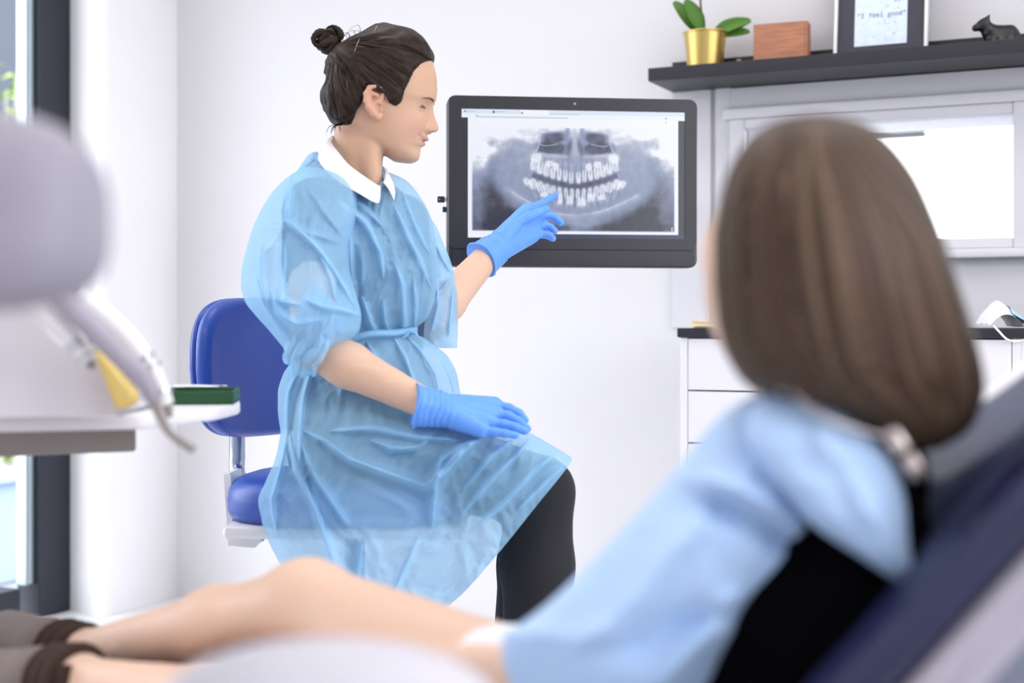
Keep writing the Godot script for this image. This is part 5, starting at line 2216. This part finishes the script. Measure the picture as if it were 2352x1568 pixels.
func gloves(t: Node3D) -> void:
	# near hand resting on the thigh, palm down
	var g := G.new()
	var wr := C(1003, 938, 2.255)
	var f := [
		[0.0084, [C(1134, 930, 2.310), C(1170, 938, 2.305), C(1192, 949, 2.297), C(1206, 964, 2.293)]],
		[0.0086, [C(1136, 950, 2.287), C(1168, 955, 2.280), C(1192, 968, 2.272), C(1211, 984, 2.268)]],
		[0.0082, [C(1126, 971, 2.262), C(1158, 974, 2.254), C(1184, 981, 2.248), C(1206, 989, 2.246)]],
		[0.0074, [C(1108, 988, 2.240), C(1138, 992, 2.234), C(1160, 995, 2.232), C(1184, 999, 2.232)]],
		[0.0095, [C(1055, 955, 2.315), C(1090, 970, 2.330), C(1120, 985, 2.332)]],
	]
	hand(g, wr, 0.0300, f, 1.7, (C(1130, 955, 2.27) - wr).normalized())
	var o := part("glove", g, M.nitrile, t, "blue nitrile glove on the hand resting on her thigh")
	g = G.new()
	cuff_roll(g, wr - (C(1130, 955, 2.27) - wr).normalized() * 0.034, (C(1130, 955, 2.27) - wr).normalized(), 0.0342)
	part("rolled_edge", g, M.nitrile, o)
	# far hand pointing at the radiograph
	g = G.new()
	wr = C(1132, 577, 2.855)
	f = [
		[0.0092, [C(1212, 484, 2.935), C(1240, 470, 2.975), C(1259, 459, 3.000), C(1275, 449, 3.022)]],
		[0.0094, [C(1226, 498, 2.935), C(1252, 492, 2.955), C(1272, 498, 2.958), C(1288, 511, 2.952)]],
		[0.0092, [C(1226, 520, 2.93), C(1250, 515, 2.945), C(1264, 522, 2.945), C(1274, 530, 2.938)]],
		[0.0086, [C(1222, 541, 2.92), C(1246, 537, 2.93), C(1260, 541, 2.928), C(1270, 547, 2.922)]],
		[0.0098, [C(1175, 520, 2.875), C(1212, 497, 2.885), C(1238, 487, 2.905), C(1256, 480, 2.92)]],
	]
	var ddir := (C(1222, 510, 2.92) - wr).normalized()
	hand(g, wr, 0.0335, f, 1.85, ddir)
	o = part("glove", g, M.nitrile, t, "blue nitrile glove on the pointing hand")
	g = G.new()
	cuff_roll(g, wr - ddir * 0.034, ddir, 0.0385)
	part("rolled_edge", g, M.nitrile, o)
	# wrist watch strap end showing under the glove
	g = G.new()
	var rows := []
	for j in 7:
		rows.append([maxf(0.0004, 0.007 * sin(PI * j / 6.0)), -0.0045 * cos(PI * j / 6.0)])
	g.lathe(rows, C(1139, 611, 2.845), 14, Basis(Vector3.RIGHT, 0.6))
	g.tube(curve([C(1132, 606, 2.84), C(1118, 602, 2.83), C(1104, 588, 2.835)], 8), [0.0022], 6)
	part("bracelet", g, M.chrome, t, "silver bracelet at the glove's edge")


func cuff_roll(g: G, at: Vector3, axis: Vector3, r: float) -> void:
	var s := axis.cross(Vector3.UP).normalized()
	var u := s.cross(axis)
	var ring := []
	for k in 41:
		var w := TAU * k / 40.0
		ring.append(at + (s * cos(w) + u * sin(w)) * r + axis * 0.002 * sin(w * 3.0))
	g.tube(ring, [0.0024], 8)


func dental_unit() -> void:
	var base := cam(-230, HY, 1.85)
	base.y = 0.0
	var t := thing_cam("dental_unit", "white dental delivery unit with instrument holders beside the window", "dental unit", base)
	# foot, column and swing arm, out of the frame on the left
	var g := G.new()
	g.lathe([[0.22, 0], [0.22, 0.03], [0.20, 0.05], [0.05, 0.07]], Vector3.ZERO, 32)
	part("foot", g, M.white_plastic, t)
	g = G.new()
	g.lathe([[0.045, 0.05], [0.045, 0.62]], Vector3.ZERO, 24)
	part("column", g, M.grey_plastic, t)
	# beam under the tray
	g = G.new()
	var a := C(-260, 1026, 1.90)
	var b := C(312, 1004, 1.98)
	var dir := (b - a).normalized()
	g.box((a + b) / 2, Vector3((b - a).length(), 0.0355, 0.05), 0.003, Basis(dir, Vector3.UP, dir.cross(Vector3.UP)).orthonormalized())
	part("support_beam", g, M.warm_grey, t, "warm grey metal beam")
	g = G.new()
	g.box(C(285, 969, 1.99), Vector3(0.028, 0.0135, 0.03), 0.002)
	part("beam_joint", g, M.dark_plastic, t)
	# tray plate
	g = G.new()
	var y := C(300, 948, 2.0).y
	var out := PackedVector2Array()
	for q in [[552, 948, 2.12], [548, 948, 2.30], [-60, 948, 2.10], [-60, 948, 1.74], [330, 948, 1.80], [500, 948, 1.98]]:
		var p := C(q[0], q[1], q[2])
		out.append(Vector2(p.x, p.z))
	g.slab(rounded_poly(out, 0.02), y - 0.009, y + 0.008, 0.003, Basis(Vector3(1, 0, 0), Vector3(0, 0, 1), Vector3(0, 1, 0)))
	part("tray_plate", g, M.white_plastic, t)
	# console body with a sloping end
	g = G.new()
	var zb := -1.62 - O.z
	var pts := PackedVector2Array()
	for q in [[-160, 962], [270, 956], [264, 938], [210, 802], [198, 793], [142, 795], [112, 770], [60, 690], [-160, 640]]:
		var p := C(q[0], q[1], 1.62)
		pts.append(Vector2(p.x, p.y))
	pts.reverse()
	g.slab(pts, zb - 0.16, zb, 0.005)
	part("console", g, M.console_grey, t)
	g = G.new()
	pts = PackedVector2Array()
	for q in [[312, 925], [311, 898], [258, 836], [228, 800], [214, 798], [270, 938], [287, 939]]:
		var p := C(q[0], q[1], 1.60)
		pts.append(Vector2(p.x, p.y))
	pts.reverse()
	g.slab(pts, zb + 0.002, zb + 0.03, 0.003)
	part("instrument_pad", g, M.yellow_pad, t, "yellow silicone instrument pad")
	# holders
	for k in 3:
		g = G.new()
		var p := C(150 + k * 30, 700 + k * 30, 1.56)
		g.lathe([[0.011, -0.012], [0.014, -0.012], [0.014, 0.012], [0.011, 0.012]], p, 18, Basis(Vector3.BACK, 0.70) * Basis(Vector3.RIGHT, 0.1))
		part("holder", g, M.grey_plastic, t)
	# instruments lying in the holders, each with its hose
	var spec := [
		["dental_handpiece", "grey dental handpiece with a thin bent tip pointing at the floor", [[130, 672], [240, 780], [330, 872], [354, 922]], [0.0120, 0.0125, 0.0115, 0.008], 1.52, [[350, 912], [368, 955], [392, 996], [446, 1034]]],
		["dental_handpiece", "pale dental handpiece with a ringed neck beside the yellow pad", [[182, 680], [280, 760], [350, 852], [384, 930]], [0.0120, 0.0125, 0.011, 0.008], 1.62, [[382, 922], [388, 945], [392, 958]]],
		["dental_handpiece", "white dental handpiece lying highest over the console", [[70, 690], [140, 745], [185, 800], [205, 830]], [0.013, 0.0135, 0.011, 0.008], 1.54, [[203, 826], [210, 838], [214, 846]]],
	]
	var keep := O
	for k in spec.size():
		var s: Array = spec[k]
		var d: float = s[4]
		var p0: Array = s[2][1]
		var h := thing_cam(s[0], s[1], "handpiece", cam(p0[0], p0[1], d), "dental handpieces")
		var line := []
		for q in s[2]:
			line.append(C(q[0], q[1], d))
		g = G.new()
		g.tube(curve(line, 24), fade(s[3], 24), 16)
		part("handle", g, M.grey_plastic if k == 0 else M.white_plastic, h)
		g = G.new()
		for e in [0.55, 0.62, 0.82]:
			var c: Vector3 = curve(line, 100)[int(e * 100)]
			var c2: Vector3 = curve(line, 100)[int(e * 100) + 4]
			g.tube([c, c2], [0.0128], 16)
		part("grip_ring", g, M.chrome if k else M.grey_plastic, h)
		line = []
		for q in s[5]:
			line.append(C(q[0], q[1], d))
		g = G.new()
		g.tube(curve(line, 16), fade([0.0062, 0.0055, 0.0042, 0.0048], 16), 12)
		part("tip", g, M.warm_grey, h)
		g = G.new()
		var st: Array = s[2][0]
		g.tube(curve([C(st[0] + 8, st[1] + 8, d), C(st[0] - 60, st[1] - 60, d), C(st[0] - 190, st[1] + 10, d + 0.05), C(st[0] - 330, st[1] + 200, d + 0.15)], 20), [0.006], 10)
		part("hose", g, M.grey_plastic, h)
	O = keep
	# instrument tray of dark green plastic with a few steel instruments
	var gt := thing_cam("instrument_tray", "dark green plastic instrument tray on the white unit tray", "tray", cam(440, 948, 2.13) * Vector3(1, 0, 1) + Vector3(0, y + O.y + 0.0085, 0))
	g = G.new()
	var bas := Basis(Vector3.UP, 0.12)
	g.box(Vector3(0, 0.002, 0), Vector3(0.135, 0.004, 0.14), 0.001, bas)
	for s in [-1, 1]:
		g.box(bas * Vector3(0, 0.0095, s * 0.068), Vector3(0.135, 0.019, 0.005), 0.001, bas)
		g.box(bas * Vector3(s * 0.065, 0.0095, 0), Vector3(0.005, 0.019, 0.131), 0.001, bas)
	part("tray", g, M.green_tray, gt)
	var m2 := thing_cam("dental_mirror", "steel dental instrument lying across the green tray", "instrument", cam(400, 935, 2.12) * Vector3(1, 0, 1) + Vector3(0, y + keep.y + 0.030, 0))
	g = G.new()
	g.tube([Vector3(-0.05, 0.001, 0.03), Vector3(0.02, 0.002, -0.01), Vector3(0.06, 0.001, -0.03)], [0.003, 0.0032, 0.002], 10)
	part("handle", g, M.chrome, m2)
	g = G.new()
	g.lathe([[0.0075, -0.001], [0.008, 0.0], [0.0075, 0.001]], Vector3(0.066, 0.002, -0.033), 16)
	part("mirror_head", g, M.chrome, m2)


func rounded_poly(p: PackedVector2Array, r: float) -> PackedVector2Array:
	var out := PackedVector2Array()
	for k in p.size():
		var a := p[k - 1]
		var b := p[k]
		var c := p[(k + 1) % p.size()]
		var u := (a - b).normalized() * minf(r, a.distance_to(b) * 0.45)
		var v := (c - b).normalized() * minf(r, c.distance_to(b) * 0.45)
		for j in 5:
			var t := j / 4.0
			out.append((b + u).lerp(b, t).lerp(b.lerp(b + v, t), t))
	return out


func pad(called: String, m: Material, parent: Node, at: Vector3, size: Vector3, b: Basis, r: float) -> void:
	# rounded cushion
	var g := G.new()
	var rows := []
	var o := rounded(size.x, size.y, r, 6)
	for q in [[-0.5, 0.6], [-0.5, 0.86], [-0.44, 0.97], [-0.34, 1.0], [0.34, 1.0], [0.44, 0.97], [0.5, 0.86], [0.5, 0.6]]:
		var ring := PackedVector3Array()
		for p in o:
			ring.append(at + b * Vector3(p.x - signf(p.x) * (1.0 - q[1]) * r, p.y - signf(p.y) * (1.0 - q[1]) * r, q[0] * size.z))
		rows.append(ring)
	g.grid(rows, true, true)
	part(called, g, m, parent)


func dental_chair() -> void:
	var base := cam(1900, HY, 1.12)
	base.y = 0.0
	var t := thing_cam("dental_chair", "reclined navy blue dental chair with grey shell and armrest", "dental chair", base)
	var e1 := Vector3(0.672, 0.740, 0)
	var e2 := Vector3(-0.740, 0.672, 0)
	var b := Basis(e1, e2, Vector3.BACK)
	# upholstered back: wide pad, near bolster, shell
	var am := C(2132, 1326, 0.95)      # on the upper edge line of the bolster
	var e2t := (e2 * 0.80 - Vector3.BACK * 0.60)
	var b2 := Basis(e1, e2t, e1.cross(e2t))
	pad("back_pad", M.slate_vinyl, t, am + e1 * 0.02 + e2 * 0.018 - b2.z * 0.285, Vector3(0.74, 0.060, 0.42), b2, 0.026)
	pad("side_bolster", M.navy_vinyl, t, am - e2 * 0.014 + Vector3(0, 0, -0.012), Vector3(0.74, 0.034, 0.05), b, 0.015)
	pad("back_shell", M.grey_plastic, t, am - e2 * 0.052 + Vector3(0, 0, -0.10), Vector3(0.72, 0.040, 0.24), b, 0.018)
	pad("far_edge", M.white_plastic, t, C(2330, 905, 1.42), Vector3(0.40, 0.034, 0.04), Basis(Vector3(0.80, 0.60, 0), Vector3(-0.60, 0.80, 0), Vector3.BACK), 0.015)
	var h1 := Vector3(0.822, 0.569, 0)
	var h2 := Vector3(-0.569, 0.822, 0)
	pad("head_rest", M.slate_vinyl, t, C(2300, 944, 1.16) - h2 * 0.030, Vector3(0.34, 0.060, 0.15), Basis(h1, h2, Vector3.BACK), 0.026)
	pad("seat", M.navy_vinyl, t, C(1130, 1790, 1.32), Vector3(0.52, 0.07, 0.42), Basis(Vector3(0.90, 0.14, 0.42).normalized(), Vector3(-0.13, 0.99, 0), Vector3(-0.42, 0, 0.9)).orthonormalized(), 0.03)
	pad("leg_rest", M.navy_vinyl, t, C(420, 1730, 1.62), Vector3(0.62, 0.06, 0.40), Basis(Vector3(0.84, 0.10, 0.53).normalized(), Vector3(-0.1, 0.99, 0), Vector3(-0.53, 0, 0.84)).orthonormalized(), 0.025)
	mat("grey_pale", Color(0.74, 0.73, 0.765), 0.45)
	# armrest seen from above its rounded end
	var g := G.new()
	var rows := []
	for j in 13:
		var v := PI * 0.5 * j / 12.0
		var ring := PackedVector3Array()
		for k in 40:
			var w := TAU * k / 40.0
			var cx := signf(cos(w)) * pow(absf(cos(w)), 0.8)
			var cz := signf(sin(w)) * pow(absf(sin(w)), 0.8)
			ring.append(C(745, 1640, 0.80) + Vector3(cx * 0.098 * cos(v) + 0.001, 0.042 * sin(v), cz * 0.05 * cos(v)))
		rows.append(ring)
	g.grid(rows, true, true)
	part("armrest", g, M.grey_pale, t, "pale grey armrest")
	g = G.new()
	g.tube([C(745, 1640, 0.80) + Vector3(0, -0.01, 0), C(745, 1640, 0.80) + Vector3(0.02, -0.16, -0.12), C(1130, 1830, 1.25)], [0.025, 0.025, 0.03], 12)
	part("armrest_post", g, M.grey_plastic, t)
	g = G.new()
	var col := C(1130, HY, 1.35)
	g.lathe([[0.30, 0.0], [0.30, 0.05], [0.24, 0.08], [0.12, 0.10], [0.11, 0.30]], Vector3(col.x, 0, col.z), 32)
	part("pedestal", g, M.grey_plastic, t)
	g = G.new()
	g.tube([C(1400, 1800, 1.25), am - e2 * 0.06 - e1 * 0.25 + Vector3(0, 0, -0.15), am - e2 * 0.07 + Vector3(0, 0, -0.2)], [0.03, 0.03, 0.025], 12)
	part("back_support", g, M.grey_plastic, t)


func girl() -> void:
	var base := cam(1700, HY, 1.15)
	base.y = 0.0
	var t := thing_cam("person", "girl with brown bob hair in the dental chair, seen from behind", "person", base)
	var skin := Color(0.74, 0.50, 0.37)
	var g := G.new()
	g.col = skin
	var hip := C(1230, 1640, 1.27)
	var hip2 := C(1250, 1720, 1.18)
	var kn := C(705, 1392, 1.50)
	var an := C(170, 1508, 1.76)
	var kn2 := C(690, 1660, 1.36)
	var an2 := C(160, 1568, 1.58)
	var sh := C(1770, 1220, 1.13)
	var sh2 := C(1770, 1160, 1.22)
	var el := C(1420, 1580, 1.16)
	var body := [
		[hip, kn, 0.068, 0.046], [kn, kn.lerp(an, 0.35), 0.044, 0.039], [kn.lerp(an, 0.35), an, 0.039, 0.028],
		[hip2, kn2, 0.068, 0.046], [kn2, kn2.lerp(an2, 0.35), 0.044, 0.040], [kn2.lerp(an2, 0.35), an2, 0.040, 0.029],
		[an, C(40, 1470, 1.86), 0.030, 0.024], [an2, C(20, 1560, 1.66), 0.031, 0.024],
		[C(1880, 850, 1.10), C(1850, 1060, 1.15), 0.040, 0.045], [C(1850, 1060, 1.16), C(1790, 1330, 1.18), 0.05, 0.055], [C(1790, 1330, 1.18), C(1540, 1690, 1.23), 0.055, 0.06], [C(1540, 1690, 1.23), C(1330, 1700, 1.24), 0.06, 0.06],
		[sh, C(1850, 1080, 1.15), 0.04, 0.05], [sh2, C(1850, 1080, 1.15), 0.04, 0.05], [sh, el, 0.040, 0.032], [el, C(1075, 1540, 1.18), 0.032, 0.024], [sh2, C(1570, 1500, 1.22), 0.036, 0.03], [C(1570, 1500, 1.22), C(1180, 1560, 1.27), 0.03, 0.023],
		# skull and face, looking left and away
		[C(1885, 545, 1.07), C(1860, 610, 1.08), 0.070, 0.072], [C(1815, 610, 1.10), C(1792, 680, 1.12), 0.067, 0.055], [C(1775, 770, 1.13), C(1768, 790, 1.135), 0.034, 0.028],
		[C(1668, 640, 1.155), C(1652, 668, 1.162), 0.009, 0.011], [C(1690, 735, 1.155), C(1694, 745, 1.155), 0.012, 0.012],
	]
	flesh(g, body, 0.03, 0.011)
	# hand in the lap and toes
	for q in [[1075, 1540, 1.18], [1180, 1560, 1.27]]:
		var f := []
		var w := C(q[0], q[1], q[2])
		for k in 5:
			var e := w + Vector3(-0.045 + (0.02 if k == 0 else 0.0), -0.008, 0.022 - 0.013 * k)
			f.append([w, w.lerp(e, 0.5) + Vector3(0, 0.004, 0), 0.016, 0.010])
			f.append([w.lerp(e, 0.5) + Vector3(0, 0.004, 0), e + Vector3(-0.022, -0.008, 0), 0.0085, 0.006])
		flesh(g, f, 0.006, 0.0045)
	part("body", g, M.skin, t)
	# hair: bob with long back, in locks
	g = G.new()
	var n := 3000.0
	var rows := [
		[262.0, 1850, 1905, 0.012, 0.012, 1.06, n, 2.0], [274, 1788, 1968, 0.035, 0.035, 1.06, n, 2.0], [300, 1738, 2016, 0.055, 0.055, 1.06, n, 2.0], [345, 1698, 2064, 0.072, 0.072, 1.06, n, 2.0], [410, 1665, 2110, 0.086, 0.086, 1.06, n, 2.1],
		[480, 1648, 2143, 0.093, 0.093, 1.06, n, 2.2], [560, 1640, 2174, 0.096, 0.096, 1.06, n, 2.2], [640, 1640, 2200, 0.096, 0.094, 1.06, n, 2.2], [720, 1646, 2226, 0.092, 0.09, 1.06, n, 2.2], [790, 1660, 2246, 0.086, 0.08, 1.06, n, 2.2],
		[850, 1686, 2260, 0.078, 0.07, 1.06, n, 2.2], [890, 1722, 2264, 0.070, 0.06, 1.06, n, 2.2], [915, 1790, 2260, 0.064, 0.055, 1.06, n, 2.2], [945, 1892, 2252, 0.056, 0.05, 1.06, n, 2.2], [975, 1968, 2238, 0.048, 0.045, 1.06, n, 2.2], [1005, 2030, 2208, 0.038, 0.036, 1.06, n, 2.2], [1034, 2095, 2150, 0.012, 0.012, 1.06, n, 2.2]]
	var dark := Color(0.034, 0.020, 0.013)
	var lite := Color(0.155, 0.10, 0.068)
	g.col = dark.lerp(lite, 0.25)
	shell(g, rows, 60, 40, [], 0.004, true, 2.0)
	# locks fall from the parting along the outline
	for k in 260:
		var u0 := rng.randf_range(0.02, 0.98)
		var side := 0 if rng.randf() < 0.72 else 1
		var y1 := lerpf(880, 1032, u0) if u0 > 0.25 else lerpf(860, 905, u0 * 4.0)
		y1 += rng.randf_range(-40, 4)
		var path := []
		var rr := []
		var w := rng.randf_range(0.0025, 0.0065)
		var drift := rng.randf_range(-0.06, 0.06)
		for j in 17:
			var v := j / 16.0
			var y := lerpf(268 + 20 * rng.randf() * 0.0 + 8, y1, pow(v, 1.15))
			var xl := tab(rows, y, 1)
			var xr_ := tab(rows, y, 2)
			var s := clampf(lerpf(-0.1 + (u0 - 0.5) * 1.2, -1.0 + 2.0 * u0 + drift, smoothstep(0.0, 0.5, v)), -0.985, 0.985)
			var q := pow(maxf(0.0, 1.0 - pow(absf(s), 2.1)), 1.0 / 2.1)
			var th := tab(rows, y, 3 + side) + 0.001
			var d := 1.06 - th * q if side == 0 else 1.06 + th * q
			path.append(C((xl + xr_) / 2 + (xr_ - xl) / 2 * s, y, d))
			rr.append(w * (0.35 + 0.65 * sin(PI * clampf(v * 0.82 + 0.16, 0, 1))))
		g.col = dark.lerp(lite, pow(rng.randf(), 1.4))
		g.tube(path, rr, 6, 0.6)
	part("hair", g, M.hair, t, "brown bob with lighter streaks")
	# black top
	g = G.new()
	var top := [
		[C(1930, 1010, 1.14), C(1890, 1120, 1.15), 0.050, 0.065], [C(1890, 1120, 1.15), C(1800, 1400, 1.18), 0.065, 0.068], [C(1800, 1400, 1.18), C(1560, 1680, 1.22), 0.068, 0.075],
		[C(1790, 1200, 1.14), C(1900, 1100, 1.15), 0.045, 0.055], [C(1720, 1120, 1.22), C(1880, 1090, 1.15), 0.04, 0.05], [C(1985, 1250, 1.06), C(1890, 1480, 1.06), 0.050, 0.062], [C(1890, 1480, 1.06), C(1770, 1700, 1.08), 0.062, 0.07], [C(2040, 1080, 1.10), C(1960, 1240, 1.10), 0.030, 0.05]]
	flesh(g, top, 0.03, 0.011)
	part("top", g, M.black_cloth, t, "black sleeveless top")
	g = G.new()
	flesh(g, [[C(1165, 1612, 1.285), C(1330, 1690, 1.25), 0.070, 0.078], [C(1180, 1700, 1.20), C(1330, 1710, 1.22), 0.072, 0.078], [C(1330, 1690, 1.24), C(1520, 1710, 1.23), 0.075, 0.07]], 0.03, 0.011)
	part("shorts", g, M.white_cloth, t, "white shorts")
	# sandals with brown straps
	for s in 2:
		var a: Vector3 = [an, an2][s]
		var toe: Vector3 = [C(20, 1452, 1.88), C(-20, 1550, 1.68)][s]
		g = G.new()
		g.tube([a + Vector3(0.015, -0.030, 0), a.lerp(toe, 0.5) + Vector3(0, -0.034, 0), toe + Vector3(-0.02, -0.024, 0)], [0.026, 0.036, 0.024], 14, 0.35)
		var sole := part("sandal", g, mat("sole_grey", Color(0.30, 0.27, 0.265), 0.8), t)
		g = G.new()
		flesh(g, [[a.lerp(toe, 0.35), toe, 0.036, 0.030], [a.lerp(toe, 0.05) + Vector3(0, -0.012, 0), a.lerp(toe, 0.4), 0.030, 0.036]], 0.01, 0.007)
		part("upper", g, mat("taupe", Color(0.47, 0.42, 0.40), 0.85), sole)
		g = G.new()
		for k in 3:
			var c := a.lerp(toe, -0.08 + 0.12 * k)
			var dirv := (toe - a).normalized()
			var sd := dirv.cross(Vector3.UP).normalized()
			var upv := sd.cross(dirv)
			var ring := []
			for j in 25:
				var w := TAU * j / 24.0
				ring.append(c + (sd * cos(w) + upv * sin(w)) * (0.036 - 0.001 * k))
			g.tube(ring, [0.010], 8)
		for k in 26:
			var c := a.lerp(toe, rng.randf_range(-0.12, 0.25)) + Vector3(0, rng.randf_range(-0.02, 0.03), 0.034)
			g.tube([c, c + Vector3(rng.randf_range(-0.006, 0.006), -0.022, 0.004), c + Vector3(rng.randf_range(-0.01, 0.01), -0.045, 0.003)], [0.006, 0.0055, 0.003], 6)
		part("strap", g, mat("suede", Color(0.21, 0.135, 0.095), 0.9), sole, "dark brown fringed suede straps")
	# paper bib: wide front panel and a flap over the shoulder
	g = G.new()
	var main := [
		[888.0, 1800, 1846, 0.006, 0.03, 1.10, n, 2.0], [915, 1716, 1862, 0.020, 0.06, 1.095, n, 2.0], [950, 1662, 1880, 0.030, 0.08, 1.09, n, 2.0], [1000, 1614, 1890, 0.035, 0.10, 1.085, n, 2.1], [1060, 1568, 1892, 0.038, 0.10, 1.08, n, 2.2], [1130, 1508, 1884, 0.042, 0.11, 1.08, n, 2.3],
		[1200, 1444, 1874, 0.045, 0.11, 1.08, n, 2.4], [1260, 1386, 1870, 0.048, 0.11, 1.085, n, 2.4], [1320, 1328, 1850, 0.050, 0.11, 1.09, n, 2.4], [1390, 1252, 1812, 0.052, 0.11, 1.095, n, 2.4], [1432, 1196, 1786, 0.054, 0.11, 1.10, n, 2.5], [1456, 1156, 1772, 0.054, 0.11, 1.10, n, 2.6],
		[1500, 1152, 1746, 0.054, 0.11, 1.105, n, 2.6], [1570, 1172, 1706, 0.054, 0.11, 1.11, n, 2.6], [1660, 1200, 1650, 0.054, 0.10, 1.12, n, 2.6]]
	shell(g, main, 90, 60, folds([[36, 0.016, [1560, 1085], [1680, 1120], [1800, 1180], [1865, 1225]], [40, -0.016, [1600, 1140], [1720, 1190], [1830, 1260]], [50, 0.016, [1620, 1180], [1520, 1300], [1420, 1420], [1300, 1500]], [45, -0.012, [1700, 1400], [1560, 1430], [1420, 1500]], [40, 0.012, [1480, 1600], [1600, 1480], [1700, 1350]]]), 0.012, true, 0.4)
	var bm := part("bib", g, M.bib, t, "pale blue paper patient bib")
	g = G.new()
	var flap := [
		[884.0, 1806, 1844, 0.008, 0.006, 1.050, n, 2.0], [912, 1752, 1896, 0.022, 0.01, 1.050, n, 2.2], [950, 1722, 1948, 0.034, 0.012, 1.050, n, 2.3], [1000, 1712, 2006, 0.044, 0.012, 1.050, n, 2.4], [1060, 1740, 2050, 0.050, 0.012, 1.050, n, 2.4], [1130, 1798, 2076, 0.052, 0.012, 1.045, n, 2.4],
		[1190, 1848, 2088, 0.050, 0.012, 1.040, n, 2.3], [1250, 1926, 2094, 0.044, 0.01, 1.035, n, 2.2], [1300, 1998, 2097, 0.034, 0.008, 1.030, n, 2.1], [1345, 2066, 2088, 0.012, 0.004, 1.025, n, 2.0]]
	shell(g, flap, 60, 36, folds([[45, 0.010, [1850, 960], [1950, 1080], [2030, 1240]]]), 0.006, true, 0.4)
	part("flap", g, M.bib, bm)
	# bib chain clips
	g = G.new()
	for q in [[1795, 866, 1.015], [2058, 1010, 1.02], [2098, 1070, 1.03]]:
		g.box(C(q[0], q[1], q[2]), Vector3(0.014, 0.022, 0.008), 0.003, Basis(Vector3.BACK, 0.6))
	g.tube(curve([C(1800, 876, 1.015), C(1900, 960, 1.0), C(2058, 1010, 1.015)], 12), [0.0015], 6)
	part("bib_clips", g, mat("clip_metal", Color(0.82, 0.76, 0.74), 0.25, 0.8), t, "shiny bib chain clips")


func lamp_head() -> void:
	var t := thing_cam("dental_lamp", "large blurred grey dental lamp head hanging in front of the window", "lamp", cam(-290, 460, 0.78))
	var g := G.new()
	var rows := []
	for q in [[-0.06, 0.55], [-0.055, 0.80], [-0.035, 0.95], [0.0, 1.0], [0.03, 0.97], [0.05, 0.85], [0.058, 0.6]]:
		var ring := PackedVector3Array()
		for k in 48:
			var w := TAU * k / 48.0
			var cx := signf(cos(w)) * pow(absf(cos(w)), 0.55)
			var cy := signf(sin(w)) * pow(absf(sin(w)), 0.62)
			ring.append(Vector3(cx * 0.127 * q[1], cy * 0.058 * q[1] - cx * 0.010, q[0]))
		rows.append(ring)
	g.grid(rows, true, true)
	part("housing", g, M.lamp_grey, t, "grey plastic lamp housing")
	g = G.new()
	g.tube(curve([Vector3(-0.11, 0.02, 0), Vector3(-0.22, 0.12, 0), Vector3(-0.26, 0.6, -0.1), Vector3(-0.26, 1.79, -0.1)], 24), [0.018], 12)
	part("arm", g, M.grey_plastic, t)
	g = G.new()
	g.tube(curve([Vector3(0.10, 0.02, -0.05), Vector3(0.14, 0.0, -0.05), Vector3(0.15, -0.04, -0.05), Vector3(0.11, -0.06, -0.05)], 12), [0.006], 8)
	#part("handle", g, M.grey_plastic, t)
